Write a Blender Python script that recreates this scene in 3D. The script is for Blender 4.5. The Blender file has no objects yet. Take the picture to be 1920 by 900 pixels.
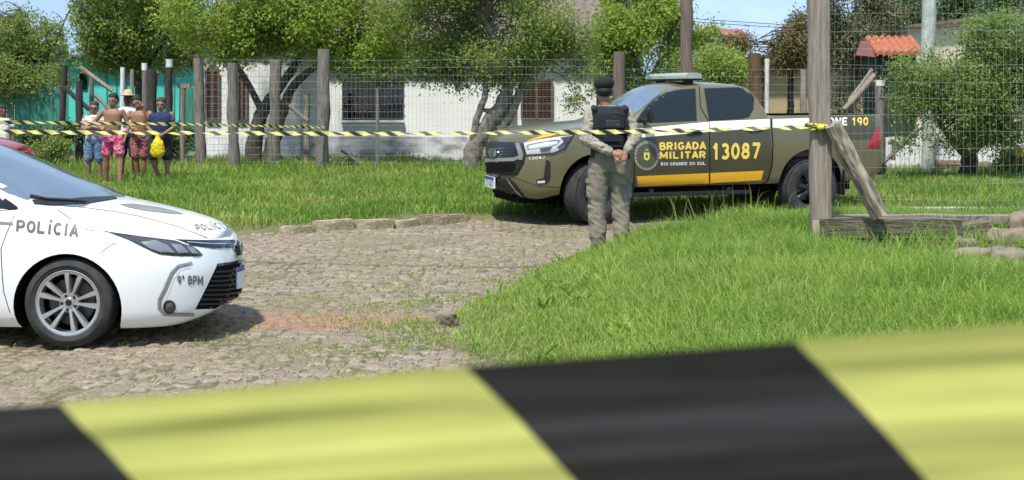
import bpy, bmesh, math, random
import numpy as np
from mathutils import Vector, Matrix, noise
from mathutils.bvhtree import BVHTree
from mathutils.geometry import delaunay_2d_cdt
R = math.radians
random.seed(7)
rng = np.random.default_rng(11)
sc = bpy.context.scene
col = sc.collection

# ---------------------------------------------------------------- camera
CAMZ, F, HY = 1.8, 2400.0, 175.0          # eye height, focal length in photo pixels, horizon row
cam_d = bpy.data.cameras.new('camera')
cam = bpy.data.objects.new('camera', cam_d); col.objects.link(cam)
cam.location = (0, 0, CAMZ); cam.rotation_euler = (R(90), 0, 0)
cam_d.sensor_width = 36; cam_d.lens = 45
cam_d.shift_y = (HY - 450) / 1920
cam_d.clip_start = 0.05; cam_d.clip_end = 3000
cam_d.dof.use_dof = True; cam_d.dof.focus_distance = 13.0; cam_d.dof.aperture_fstop = 6.5
sc.camera = cam

# ---------------------------------------------------------------- world, sun, exposure
SUN_DIR = Vector((-0.17, -0.42, 0.89)).normalized()
w = bpy.data.worlds.new('World'); sc.world = w; w.use_nodes = True
nt = w.node_tree; nt.nodes.clear()
sky = nt.nodes.new('ShaderNodeTexSky'); sky.sky_type = 'NISHITA'; sky.sun_disc = False
sky.sun_elevation = math.asin(SUN_DIR.z)
sky.sun_rotation = math.atan2(SUN_DIR.x, SUN_DIR.y)
sky.air_density = 1.0; sky.dust_density = 0.3; sky.ozone_density = 2.0; sky.altitude = 1500
tc = nt.nodes.new('ShaderNodeTexCoord')
mp = nt.nodes.new('ShaderNodeMapping'); mp.inputs['Scale'].default_value = (1.2, 1.2, 4.0)
cn = nt.nodes.new('ShaderNodeTexNoise'); cn.inputs['Scale'].default_value = 2.2; cn.inputs['Detail'].default_value = 8
cr = nt.nodes.new('ShaderNodeValToRGB'); cr.color_ramp.elements[0].position = 0.5; cr.color_ramp.elements[1].position = 0.8
mx = nt.nodes.new('ShaderNodeMix'); mx.data_type = 'RGBA'
mx.inputs[7].default_value = (2.3, 3.3, 4.7, 1)
bg = nt.nodes.new('ShaderNodeBackground'); bg.inputs[1].default_value = 0.15
wo = nt.nodes.new('ShaderNodeOutputWorld')
L = nt.links.new
L(tc.outputs['Generated'], mp.inputs[0]); L(mp.outputs[0], cn.inputs['Vector']); L(cn.outputs['Fac'], cr.inputs[0])
cr.color_ramp.elements[0].position = 0.3; cr.color_ramp.elements[1].position = 0.55; cr.color_ramp.elements[0].color = (.45, .45, .45, 1)
L(cr.outputs[0], mx.inputs[0]); L(sky.outputs[0], mx.inputs[6]); L(mx.outputs[2], bg.inputs[0]); L(bg.outputs[0], wo.inputs[0])
sd = bpy.data.lights.new('sun', 'SUN'); sd.energy = 4.0; sd.angle = R(3.5); sd.color = (1.0, 0.95, 0.86)
sun = bpy.data.objects.new('sun', sd); col.objects.link(sun); sun.location = (0, 0, 30)
sun.rotation_euler = (-SUN_DIR).to_track_quat('-Z', 'Y').to_euler()
sc.view_settings.view_transform = 'Standard'; sc.view_settings.look = 'None'
sc.view_settings.gamma = 1; sc.view_settings.exposure = 0.6
sc.cycles.max_bounces = 6; sc.cycles.transparent_max_bounces = 8

# ---------------------------------------------------------------- helpers
def P(px, py, Y):
    return Vector(((px - 960) / F * Y, Y, CAMZ + (HY - py) / F * Y))
def tag(o, label=None, cat=None, group=None, kind=None):
    if label: o['label'] = label
    if cat: o['category'] = cat
    if group: o['group'] = group
    if kind: o['kind'] = kind
    return o
def empty(name, loc=(0, 0, 0), rz=0):
    o = bpy.data.objects.new(name, None); col.objects.link(o)
    o.location = loc; o.rotation_euler = (0, 0, rz); o.empty_display_size = 0.2
    bpy.context.view_layer.update()
    return o
def link(name, me, m=None, parent=None, smooth=None):
    o = bpy.data.objects.new(name, me); col.objects.link(o)
    if m is not None:
        for q in (m if isinstance(m, (list, tuple)) else [m]): me.materials.append(q)
    if parent is not None: o.parent = parent
    if smooth is not None:
        me.shade_smooth()
        if smooth < 180: me.set_sharp_from_angle(angle=R(smooth))
    return o
def raw_mesh(name, V, F_, tint=None):
    """V (n,3) array, F_ list of (k,m) int arrays of equal-sized faces."""
    me = bpy.data.meshes.new(name)
    V = np.asarray(V, dtype=np.float32)
    me.vertices.add(len(V)); me.vertices.foreach_set('co', V.ravel())
    li = np.concatenate([f.ravel() for f in F_]).astype(np.int32)
    tot = np.concatenate([np.full(len(f), f.shape[1]) for f in F_]).astype(np.int32)
    st = np.concatenate([[0], np.cumsum(tot)[:-1]]).astype(np.int32)
    me.loops.add(len(li)); me.loops.foreach_set('vertex_index', li)
    me.polygons.add(len(tot)); me.polygons.foreach_set('loop_start', st); me.polygons.foreach_set('loop_total', tot)
    if tint is not None:
        a = me.attributes.new('tint', 'FLOAT', 'POINT'); a.data.foreach_set('value', np.asarray(tint, dtype=np.float32))
    me.update(calc_edges=True)
    return me
class MB:
    """collects boxes, tubes, rings and builds ONE mesh object"""
    def __init__(s): s.bm = bmesh.new()
    def box(s, c, size, rot=None, bev=0.0):
        r = bmesh.ops.create_cube(s.bm, size=1.0)
        vs = r['verts']
        M = Matrix.Diagonal((*size, 1))
        if rot is not None: M = rot.to_4x4() @ M
        M = Matrix.Translation(Vector(c)) @ M
        bmesh.ops.transform(s.bm, matrix=M, verts=vs)
        if bev > 0:
            es = list({e for v in vs for e in v.link_edges})
            bmesh.ops.bevel(s.bm, geom=es, offset=bev, segments=2, affect='EDGES')
        return s
    def tube(s, pts, rad, n=8, cap=True, rough=0.0, seed=0):
        pts = [Vector(p) for p in pts]
        if not hasattr(rad, '__len__'): rad = [rad] * len(pts)
        rings = []
        up = Vector((0, 0, 1))
        for i, p in enumerate(pts):
            d = (pts[min(i + 1, len(pts) - 1)] - pts[max(i - 1, 0)])
            if d.length < 1e-9: d = Vector((0, 0, 1))
            d.normalize()
            a = d.orthogonal() if i == 0 else (prev - d * prev.dot(d))
            if a.length < 1e-6: a = d.orthogonal()
            a.normalize(); prev = a; b = d.cross(a)
            ring = []
            for k in range(n):
                t = 2 * math.pi * k / n
                rr = rad[i] * (1 + (rough * noise.noise(Vector((k * 1.7 + seed, i * 0.9, seed))) if rough else 0))
                ring.append(s.bm.verts.new(p + (a * math.cos(t) + b * math.sin(t)) * rr))
            rings.append(ring)
        for i in range(len(rings) - 1):
            for k in range(n):
                s.bm.faces.new((rings[i][k], rings[i][(k + 1) % n], rings[i + 1][(k + 1) % n], rings[i + 1][k]))
        if cap:
            s.bm.faces.new(rings[0][::-1]); s.bm.faces.new(rings[-1])
        return s
    def poly(s, pts):
        s.bm.faces.new([s.bm.verts.new(Vector(p)) for p in pts]); return s
    def prism(s, pts, d):
        """closed outline extruded along vector d"""
        d = Vector(d); a = [s.bm.verts.new(Vector(p)) for p in pts]; b = [s.bm.verts.new(Vector(p) + d) for p in pts]
        n = len(a)
        s.bm.faces.new(a[::-1]); s.bm.faces.new(b)
        for i in range(n): s.bm.faces.new((a[i], a[(i + 1) % n], b[(i + 1) % n], b[i]))
        return s
    def lathe(s, prof, c=(0, 0, 0), axis='Z', n=24):
        """prof: list of (radius, height)"""
        rings = []
        for r_, h in prof:
            ring = []
            for k in range(n):
                t = 2 * math.pi * k / n
                a, b = r_ * math.cos(t), r_ * math.sin(t)
                v = {'Z': (a, b, h), 'Y': (a, h, b), 'X': (h, a, b)}[axis]
                ring.append(s.bm.verts.new(Vector(v) + Vector(c)))
            rings.append(ring)
        for i in range(len(rings) - 1):
            for k in range(n):
                s.bm.faces.new((rings[i][k], rings[i][(k + 1) % n], rings[i + 1][(k + 1) % n], rings[i + 1][k]))
        return s
    def rings(s, rg, cap=True):
        """rg: list of equal-length closed rings of points"""
        vr = [[s.bm.verts.new(Vector(p)) for p in r_] for r_ in rg]
        n = len(vr[0])
        for i in range(len(vr) - 1):
            for k in range(n):
                s.bm.faces.new((vr[i][k], vr[i][(k + 1) % n], vr[i + 1][(k + 1) % n], vr[i + 1][k]))
        if cap: s.bm.faces.new(vr[0][::-1]); s.bm.faces.new(vr[-1])
        return s
    def ell(s, c, r_, rot=None, n=12):
        q = bmesh.ops.create_uvsphere(s.bm, u_segments=n, v_segments=max(6, n * 2 // 3), radius=1)
        M = Matrix.Diagonal((*r_, 1))
        if rot is not None: M = rot.to_4x4() @ M
        bmesh.ops.transform(s.bm, matrix=Matrix.Translation(Vector(c)) @ M, verts=q['verts']); return s
    def mesh(s, name='mesh'):
        bmesh.ops.recalc_face_normals(s.bm, faces=s.bm.faces)
        me = bpy.data.meshes.new(name); s.bm.to_mesh(me); s.bm.free(); return me
    def build(s, name, m, parent=None, smooth=None, world=False):
        me = s.mesh(name)
        if world and parent is not None: me.transform(parent.matrix_world.inverted())
        return link(name, me, m, parent, smooth)

def mat(name, c, rough=0.7, metal=0.0, var=0.12, scale=6.0, c2=None, bump=0.0, bscale=30.0, coat=0.0, stretch=None, spec=0.5, trans=0.0, tint=None, detail=6, lo=0.35, hi=0.65):
    """procedural material: noise between c and c2 (or a darker/lighter c); optional 'tint' attribute"""
    m = bpy.data.materials.new(name); m.use_nodes = True
    n = m.node_tree; b = n.nodes['Principled BSDF']; K = n.links.new
    c = tuple(c); c2 = tuple(c2) if c2 else tuple(max(0, x * (1 - var * 2)) for x in c)
    t = n.nodes.new('ShaderNodeTexCoord'); mpp = n.nodes.new('ShaderNodeMapping'); K(t.outputs['Object'], mpp.inputs[0])
    if stretch: mpp.inputs['Scale'].default_value = stretch
    nz = n.nodes.new('ShaderNodeTexNoise'); nz.inputs['Scale'].default_value = scale; nz.inputs['Detail'].default_value = detail
    K(mpp.outputs[0], nz.inputs['Vector'])
    rp = n.nodes.new('ShaderNodeMapRange'); rp.inputs[1].default_value = lo; rp.inputs[2].default_value = hi
    K(nz.outputs['Fac'], rp.inputs[0])
    mxx = n.nodes.new('ShaderNodeMix'); mxx.data_type = 'RGBA'
    mxx.inputs[6].default_value = (*c, 1); mxx.inputs[7].default_value = (*c2, 1); K(rp.outputs[0], mxx.inputs[0])
    out = mxx.outputs[2]
    if tint:
        at = n.nodes.new('ShaderNodeAttribute'); at.attribute_name = 'tint'
        m2 = n.nodes.new('ShaderNodeMix'); m2.data_type = 'RGBA'
        K(at.outputs['Fac'], m2.inputs[0]); K(out, m2.inputs[6]); m2.inputs[7].default_value = (*tint, 1); out = m2.outputs[2]
    K(out, b.inputs['Base Color'])
    b.inputs['Roughness'].default_value = rough; b.inputs['Metallic'].default_value = metal
    b.inputs['Specular IOR Level'].default_value = spec
    b.inputs['Coat Weight'].default_value = coat; b.inputs['Coat Roughness'].default_value = 0.04
    if bump > 0:
        n2 = n.nodes.new('ShaderNodeTexNoise'); n2.inputs['Scale'].default_value = bscale; n2.inputs['Detail'].default_value = 5
        K(mpp.outputs[0], n2.inputs['Vector'])
        bp = n.nodes.new('ShaderNodeBump'); bp.inputs['Strength'].default_value = bump; bp.inputs['Distance'].default_value = 0.02
        K(n2.outputs['Fac'], bp.inputs['Height']); K(bp.outputs[0], b.inputs['Normal'])
    if trans > 0:
        tr = n.nodes.new('ShaderNodeBsdfTranslucent'); K(out, tr.inputs[0])
        ms = n.nodes.new('ShaderNodeMixShader'); ms.inputs[0].default_value = trans
        K(b.outputs[0], ms.inputs[1]); K(tr.outputs[0], ms.inputs[2]); K(ms.outputs[0], n.nodes['Material Output'].inputs[0])
    return m
def text_mesh(s, bold=0.0, shear=0.0, space=1.0):
    cu = bpy.data.curves.new('lettering', 'FONT'); cu.body = s; cu.size = 1; cu.offset = bold; cu.shear = shear
    cu.resolution_u = 3; cu.space_character = space
    o = bpy.data.objects.new('lettering', cu); col.objects.link(o)
    dg = bpy.context.evaluated_depsgraph_get(); dg.update()
    me = bpy.data.meshes.new_from_object(o.evaluated_get(dg)); bpy.data.objects.remove(o)
    v = np.array([x.co[:] for x in me.vertices]); lo, hi = v.min(0), v.max(0)
    bm = bmesh.new(); bm.from_mesh(me); bmesh.ops.triangulate(bm, faces=bm.faces)
    V = [((x.co.x - lo[0]) / (hi[0] - lo[0]), (x.co.y - lo[1]) / (hi[1] - lo[1])) for x in bm.verts]
    T = [[x.index for x in f.verts] for f in bm.faces]; bm.free()
    return V, T
def smooth1(t): t = min(1, max(0, t)); return t * t * (3 - 2 * t)
def cur(x, pts):
    """monotone cubic through (x,v) points"""
    xs = [p[0] for p in pts]; ys = [p[1] for p in pts]
    if xs[0] > xs[-1]: xs = xs[::-1]; ys = ys[::-1]
    if x <= xs[0]: return ys[0]
    if x >= xs[-1]: return ys[-1]
    n = len(xs); d = [(ys[i + 1] - ys[i]) / (xs[i + 1] - xs[i]) for i in range(n - 1)]
    m = [d[0]] + [0 if d[i - 1] * d[i] <= 0 else 2 * d[i - 1] * d[i] / (d[i - 1] + d[i]) for i in range(1, n - 1)] + [d[-1]]
    for i in range(n - 1):
        if x <= xs[i + 1]:
            h = xs[i + 1] - xs[i]; t = (x - xs[i]) / h
            return (2*t**3-3*t*t+1)*ys[i] + (t**3-2*t*t+t)*h*m[i] + (-2*t**3+3*t*t)*ys[i+1] + (t**3-t*t)*h*m[i+1]

# ---------------------------------------------------------------- ground
EDGE = [(3.0, 1.9), (5.5, 1.1), (7.0, .55), (7.8, .22), (8.6, -.1), (9.1, -.40), (10.05, -.60), (10.7, -.38), (11.8, .08), (12.6, .22), (13.0, .52), (13.3, 1.05), (13.8, 1.9), (14.3, 2.85), (14.8, 4.4), (15.2, 6.5)]
KERB = [(-30, 14.6), (-8, 15.0), (-3.4, 15.35), (-2.84, 15.7), (-1.8, 16.6), (-.58, 17.36), (.6, 17.45), (30, 17.7)]
ey, ex = np.array([e[0] for e in EDGE]), np.array([e[1] for e in EDGE])
kx, ky = np.array([e[0] for e in KERB]), np.array([e[1] for e in KERB])
def sstep(t): t = np.clip(t, 0, 1); return t * t * (3 - 2 * t)
def wob(x, y, a=.1, k=1.0):
    return a * (np.sin(x * 2.1 * k + 1.3 * np.sin(y * 1.7 * k)) + np.sin(y * 2.9 * k + 1.1 * np.sin(x * 1.9 * k)) + .5 * np.sin(x * 6.1 * k + y * 5.3 * k))
def near_d(x, y):            # >0 inside the near verge
    xe = np.interp(y, ey, ex) + wob(x * 0, y, .06, 1.6)
    return np.minimum(x - xe, 15.2 + .1 * np.sin(x * 2) - y)
def far_d(x, y):             # >0 on the far verge
    return y - np.interp(x, kx, ky)
def gz(x, y):
    x = np.asarray(x, float); y = np.asarray(y, float)
    base = .10 * sstep((y - 11) / 4.5)
    d = near_d(x, y)
    m = np.where(d > 0, .38 * (1 - np.exp(-np.maximum(d, 0) * .55)), 0)
    m = m + np.where(d > 0, .02 * np.minimum(d, 1) * (np.sin(x * 2.3) + np.sin(y * 1.9 + x)), 0)
    f = far_d(x, y)
    k = np.where(f > 0, .06 * sstep(f / .25) + .03 * np.sin(x * .9) * sstep((f - .5) / 2), 0)
    return base + m + k
def gzf(x, y): return float(gz(x, y))
def axis_pts(lo, hi, fine_lo, fine_hi, step, coarse):
    a = list(np.arange(fine_lo, fine_hi + 1e-6, step))
    v = fine_lo; s = step
    left = []
    while v > lo: s *= coarse; v -= s; left.append(max(v, lo))
    v = fine_hi; s = step; right = []
    while v < hi: s *= coarse; v += s; right.append(min(v, hi))
    return np.array(left[::-1] + a + right)
gx = axis_pts(-900, 900, -9, 11, .12, 1.25); gy = axis_pts(-60, 1500, 3, 22, .12, 1.18)
X, Yg = np.meshgrid(gx, gy)
Z = gz(X, Yg)
road = (near_d(X, Yg) < 0) & (far_d(X, Yg) < 0) & (Yg > 2)
Z = np.where(road, Z - .05, Z)
Z = np.where(Yg <= 2, -.05, Z)
def grid_faces(h, w_):
    i = np.arange(h - 1)[:, None] * w_ + np.arange(w_ - 1)[None, :]
    return np.stack([i, i + 1, i + w_ + 1, i + w_], -1).reshape(-1, 4)
m_soil = mat('soil', (.17, .14, .08), rough=.95, c2=(.11, .12, .045), scale=2.5, bump=.6, bscale=40)
me = raw_mesh('ground', np.stack([X, Yg, Z], -1).reshape(-1, 3), [grid_faces(*X.shape)])
tag(link('ground', me, m_soil, smooth=180), kind='structure')

# cobbled road: every stone a dome of its own height
def road_sheet(name, x0, x1, y0, y1, st):
    xs = np.arange(x0, x1 + 1e-6, st); ys = np.arange(y0, y1 + 1e-6, st)
    X, Y = np.meshgrid(xs, ys)
    cell = .125
    def hsh(i, j, k): 
        v = np.sin(i * 127.1 + j * 311.7 + k * 74.7) * 43758.5453
        return v - np.floor(v)
    u, v = X / cell, Y / (cell * .9)
    ci, cj = np.floor(u), np.floor(v)
    f1 = np.full(X.shape, 9.); f2 = np.full(X.shape, 9.); idv = np.zeros(X.shape)
    for di in (-1, 0, 1):
        for dj in (-1, 0, 1):
            i, j = ci + di, cj + dj
            dx = i + .5 + .8 * (hsh(i, j, 1) - .5) - u; dy = j + .5 + .8 * (hsh(i, j, 2) - .5) - v
            d = np.sqrt(dx * dx + dy * dy); idn = hsh(i, j, 3)
            closer = d < f1
            f2 = np.where(closer, f1, np.minimum(f2, d)); idv = np.where(closer, idn, idv); f1 = np.where(closer, d, f1)
    g = f2 - f1
    hgt = .021 * sstep(g / .30) + .012 * (idv - .5) + .004 * np.sin(X * 60 + idv * 40) * np.sin(Y * 55)
    Z = gz(X, Y) - .03 + hgt + wob(X, Y, .006, .8)
    nd, fd = near_d(X, Y), far_d(X, Y)
    low = sstep((wob(X, Y, .5, .55) + wob(Y, X, .4, 1.7) - .3) / .6); Z = Z - low * hgt * .55
    ins = (nd < .25) & (fd < .12)
    Z = np.where(nd > 0, gz(X, Y) - .012 - .05 * np.clip(nd / .3, 0, 1), Z)
    tint = np.where(g < .13 + .16 * low, 1.0, idv * .75)          # 1 = joint
    Fc = grid_faces(*X.shape)
    keep = ins.ravel()[Fc].all(1)
    Fc = Fc[keep]
    used = np.unique(Fc); rm = -np.ones(X.size, int); rm[used] = np.arange(len(used))
    V = np.stack([X, Y, Z], -1).reshape(-1, 3)[used]
    return raw_mesh(name, V, [rm[Fc]], tint.ravel()[used])
m_road = bpy.data.materials.new('cobblestone'); m_road.use_nodes = True
n = m_road.node_tree; b = n.nodes['Principled BSDF']; K = n.links.new
at = n.nodes.new('ShaderNodeAttribute'); at.attribute_name = 'tint'
rp = n.nodes.new('ShaderNodeValToRGB'); e = rp.color_ramp.elements
e[0].position = 0; e[0].color = (0.163, 0.127, 0.093, 1); e[1].position = 1; e[1].color = (0.106, 0.095, 0.044, 1)
for p_, c_ in ((.2, (0.250, 0.197, 0.138, 1)), (.38, (0.175, 0.131, 0.109, 1)), (.55, (0.301, 0.245, 0.171, 1)), (.70, (0.207, 0.168, 0.132, 1)), (.8, (0.112, 0.091, 0.053, 1))):
    q = e.new(p_); q.color = c_
K(at.outputs['Fac'], rp.inputs[0])
tcc = n.nodes.new('ShaderNodeTexCoord')
nz = n.nodes.new('ShaderNodeTexNoise'); nz.inputs['Scale'].default_value = .9; nz.inputs['Detail'].default_value = 7; K(tcc.outputs['Object'], nz.inputs['Vector'])
mr = n.nodes.new('ShaderNodeMapRange'); mr.inputs[1].default_value = .42; mr.inputs[2].default_value = .72; K(nz.outputs['Fac'], mr.inputs[0])
mr.inputs[4].default_value = .7
m1 = n.nodes.new('ShaderNodeMix'); m1.data_type = 'RGBA'; K(mr.outputs[0], m1.inputs[0]); K(rp.outputs[0], m1.inputs[6]); m1.inputs[7].default_value = (0.156, 0.138, 0.064, 1)
# the streak of red earth washed over the stones
sx = n.nodes.new('ShaderNodeSeparateXYZ'); K(tcc.outputs['Object'], sx.inputs[0])
def mth(op, a_, b_=None):
    q = n.nodes.new('ShaderNodeMath'); q.operation = op
    for i_, v_ in enumerate((a_, b_)):
        if v_ is None: continue
        if isinstance(v_, (int, float)): q.inputs[i_].default_value = v_
        else: K(v_, q.inputs[i_])
    return q.outputs[0]
ax = mth('ABSOLUTE', mth('DIVIDE', mth('ADD', sx.outputs[0], 1.75), 1.35)); ay = mth('ABSOLUTE', mth('DIVIDE', mth('ADD', sx.outputs[1], -10.25), .42))
dd = mth('ADD', mth('MULTIPLY', ax, ax), mth('MULTIPLY', ay, ay))
nz2 = n.nodes.new('ShaderNodeTexNoise'); nz2.inputs['Scale'].default_value = 5; nz2.inputs['Detail'].default_value = 6; K(tcc.outputs['Object'], nz2.inputs['Vector'])
fm = n.nodes.new('ShaderNodeMapRange'); fm.inputs[1].default_value = 1.25; fm.inputs[2].default_value = .35
K(mth('ADD', dd, mth('MULTIPLY', mth('SUBTRACT', nz2.outputs['Fac'], .5), 2.2)), fm.inputs[0])
m2 = n.nodes.new('ShaderNodeMix'); m2.data_type = 'RGBA'; K(mth('MULTIPLY', fm.outputs[0], .42), m2.inputs[0]); K(m1.outputs[2], m2.inputs[6]); m2.inputs[7].default_value = (.32, .13, .075, 1)
nz3 = n.nodes.new('ShaderNodeTexNoise'); nz3.inputs['Scale'].default_value = 45; nz3.inputs['Detail'].default_value = 4; K(tcc.outputs['Object'], nz3.inputs['Vector'])
m3 = n.nodes.new('ShaderNodeMix'); m3.data_type = 'RGBA'; m3.blend_type = 'MULTIPLY'; m3.inputs[0].default_value = 1
cr3 = n.nodes.new('ShaderNodeMapRange'); cr3.inputs[1].default_value = .3; cr3.inputs[2].default_value = .7; cr3.inputs[3].default_value = .68; cr3.inputs[4].default_value = 1.28; K(nz3.outputs['Fac'], cr3.inputs[0])
K(m2.outputs[2], m3.inputs[6]); K(cr3.outputs[0], m3.inputs[7]); K(m3.outputs[2], b.inputs['Base Color'])
b.inputs['Roughness'].default_value = .8
bp = n.nodes.new('ShaderNodeBump'); bp.inputs['Strength'].default_value = .5; bp.inputs['Distance'].default_value = .01; K(nz3.outputs['Fac'], bp.inputs['Height']); K(bp.outputs[0], b.inputs['Normal'])
tag(link('road', road_sheet('road', -4.6, 6.2, 6.0, 17.8, .024), m_road, smooth=180), kind='structure')
for x0, x1, y0, y1 in ((-16, -4.6, 4, 17.8), (6.2, 16, 4, 17.8), (-4.6, 6.2, 3, 6.0)):
    tag(link('road', road_sheet('road', x0, x1, y0, y1, .06), m_road, smooth=180), kind='structure')

# ---------------------------------------------------------------- grass
def blades(x, y, z, h, wd, lean, tint):
    n = len(x); yaw = rng.uniform(0, 2 * np.pi, n); la = rng.uniform(0, 2 * np.pi, n)
    dx, dy = np.cos(yaw) * wd / 2, np.sin(yaw) * wd / 2
    lx, ly = np.cos(la) * lean * h, np.sin(la) * lean * h
    o = np.stack([x, y, z], -1)
    s = np.stack([dx, dy, 0 * dx], -1)
    m1 = o + np.stack([lx * .18, ly * .18, h * .42], -1); m2 = o + np.stack([lx * .5, ly * .5, h * .78], -1)
    t = o + np.stack([lx, ly, h * (1 - .25 * lean)], -1)
    V = np.stack([o - s, o + s, m1 + s * .9, m1 - s * .9, m2 + s * .6, m2 - s * .6, t], 1).reshape(-1, 3)
    b_ = (np.arange(n) * 7)[:, None]
    q = np.concatenate([b_ + [0, 1, 2, 3], b_ + [3, 2, 4, 5]]); tr = b_ + [5, 4, 6]
    return V, q, tr, np.repeat(tint, 7)
def leafmat(name, c, c2, tint, trans=.35, scale=.8, rough=.55):
    return mat(name, c, c2=c2, rough=rough, scale=scale, tint=tint, trans=trans, spec=.3)
m_grass = leafmat('grass_green', (.215, .37, .045), (.14, .285, .032), (.42, .48, .13), scale=1.1, trans=.4)
m_grass_far = leafmat('grass_verge', (.20, .33, .045), (.13, .255, .032), (.38, .42, .11), scale=.6, trans=.4)
def scatter(n, x0, x1, y0, y1): return rng.uniform(x0, x1, n), rng.uniform(y0, y1, n)
# near verge, long
x, y = scatter(600000, -1.0, 7.5, 5.2, 15.8)
d = near_d(x, y)
tall = sstep((x - (.2 + .05 * (y - 9))) / 1.6) * .75 + sstep((y - 10.3) / 1.2) * .45
tall = np.clip(tall, .0, 1)
inside = (np.abs(x) < y * .42 + .5)
dens = np.clip(.3 + d / .2, 0, 1) * (.9 + .1 * tall) * (.85 + wob(x, y, .18, 1.4))
bank = ((x > 2.66) & (y > 11.0) & (y < 12.2)) | (x > 2.93) & (y > 10.3 - 1.0 * (x - 2.95) + wob(x, y, .12, 2)) & (y < 12.6)
k = (d > 0) & (rng.random(len(x)) < dens) & inside & (~bank | (rng.random(len(x)) < .05))
# keep the stones and beam area clear of long blades
x, y, d, tall = x[k], y[k], d[k], tall[k]
clump = .5 + .5 * np.sin(x * 3.1 + 2 * np.sin(y * 2.3)) * np.sin(y * 2.7 + 1.5 * np.sin(x * 1.9))
h = (.085 + .155 * tall + .05 * tall * clump) * rng.uniform(.55, 1.45, len(x)) * np.clip(.4 + d * .8, 0, 1)
tn = np.clip(rng.normal(.22, .25, len(x)) + .25 * (1 - tall) + .35 * (.5 - clump) * tall, 0, 1)
tn = np.where(rng.random(len(x)) < .035, 1, tn)
A = blades(x, y, gz(x, y) - .01, h, rng.uniform(.0035, .0075, len(x)), rng.uniform(.1, 1.2, len(x)), tn)
# a tall tuft in front of the pickup and by the post
tx = rng.normal(2.38, .20, 1500); ty = rng.normal(13.5, .18, 1500)
B = blades(tx, ty, gz(tx, ty), rng.uniform(.2, .46, 1500), rng.uniform(.006, .011, 1500), rng.uniform(.1, .9, 1500), rng.uniform(.1, .8, 1500))
# broad-leaved weeds in loose patches
wx_, wy_ = [], []
for _ in range(90):
    cx_, cy_ = rng.uniform(-.5, 4.8), rng.uniform(7, 13.6)
    k_ = rng.integers(8, 26); wx_.append(rng.normal(cx_, .07, k_)); wy_.append(rng.normal(cy_, .07, k_))
wx_, wy_ = np.concatenate(wx_), np.concatenate(wy_); k_ = near_d(wx_, wy_) > -.05; wx_, wy_ = wx_[k_], wy_[k_]
W_ = blades(wx_, wy_, gz(wx_, wy_) + .02, rng.uniform(.05, .17, len(wx_)), rng.uniform(.018, .034, len(wx_)), rng.uniform(.6, 1.6, len(wx_)), rng.uniform(0, .35, len(wx_)))
# a few tall seeding stalks
ns_ = 60; sx_ = rng.normal(2.3, .35, ns_); sy_ = rng.normal(13.6, .3, ns_)
S_ = blades(sx_, sy_, gz(sx_, sy_), rng.uniform(.35, .72, ns_), rng.uniform(.005, .008, ns_), rng.uniform(.05, .6, ns_), rng.uniform(.6, 1, ns_))
# long arching blades
x, y = scatter(1500, .6, 5, 7.5, 13.5); k = (near_d(x, y) > .7) & ~((x > 2.9) & (y > 10.1 - (x - 2.95))); x, y = x[k], y[k]
C_ = blades(x, y, gz(x, y), rng.uniform(.22, .36, len(x)), rng.uniform(.004, .008, len(x)), rng.uniform(.5, 1.5, len(x)), rng.uniform(.1, .7, len(x)))
def join_blades(parts):
    V = []; Q = []; T = []; N = []; o = 0
    for v, q, t, n_ in parts:
        V.append(v); Q.append(q + o); T.append(t + o); N.append(n_); o += len(v)
    return np.concatenate(V), [np.concatenate(Q), np.concatenate(T)], np.concatenate(N)
V, Fs, N = join_blades([A, B, C_, S_, W_])
tag(link('grass', raw_mesh('grass', V, Fs, N), m_grass, smooth=180), 'long bright green grass growing over the near verge mound', 'grass', kind='stuff')
# far verge
x, y = scatter(330000, -11, 13, 14.8, 30)
f = far_d(x, y)
k = (f > .12) & (np.abs(x) < y * .42 + .3) & (rng.random(len(x)) < np.clip(1.25 - (y - 15) / 18, .25, 1)) & (rng.random(len(x)) < .75 + wob(x, y, .16, .9))
x, y, f = x[k], y[k], f[k]
near_fence = sstep((y - 24) / 3)
tuft = np.clip(.5 + wob(x, y, .5, 1.3), 0, 1.4)
h = (.07 + .07 * near_fence + .06 * tuft) * rng.uniform(.4, 1.6, len(x)) + .02
tn = np.clip(rng.normal(.15, .22, len(x)) + wob(x, y, .2, .7) + .15 * (tuft - .5) + .12 * near_fence, 0, 1)
A = blades(x, y, gz(x, y) - .01, h, rng.uniform(.008, .018, len(x)), rng.uniform(.1, 1.0, len(x)), tn)
# weeds in the joints of the road close to the near verge and at the kerb
x, y = scatter(170000, -3.6, 1.6, 7, 17.6)
nd, fd = near_d(x, y), far_d(x, y)
pr = np.exp(nd * 1.7) * .9 * (nd < 0) + np.exp(fd * 7) * .5 * (fd < 0) + .015
band = np.exp(-((y - 9.9 - .1 * x) / .35) ** 2) * np.exp(-np.maximum(0, -nd) * .9) * .5
k = (nd < .2) & (fd < 0.1) & (rng.random(len(x)) < (pr + band) * (.45 + wob(x, y, .35, 2.2)))
x, y = x[k], y[k]
B = blades(x, y, gz(x, y) - .012, rng.uniform(.012, .045, len(x)), rng.uniform(.005, .009, len(x)), rng.uniform(.3, 1.4, len(x)), rng.uniform(.1, 1, len(x)))
# dry stalks along the pickup's shadow
x = rng.uniform(1.3, 3.4, 160); y = rng.uniform(17.2, 17.9, 160)
C_ = blades(x, y, gz(x, y), rng.uniform(.1, .32, 160), rng.uniform(.006, .01, 160), rng.uniform(.2, 1.2, 160), np.ones(160))
V, Fs, N = join_blades([A, B, C_])
tag(link('grass', raw_mesh('grass', V, Fs, N), m_grass_far, smooth=180), 'shorter green grass of the far verge and weeds in the road joints', 'grass', kind='stuff')

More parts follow.
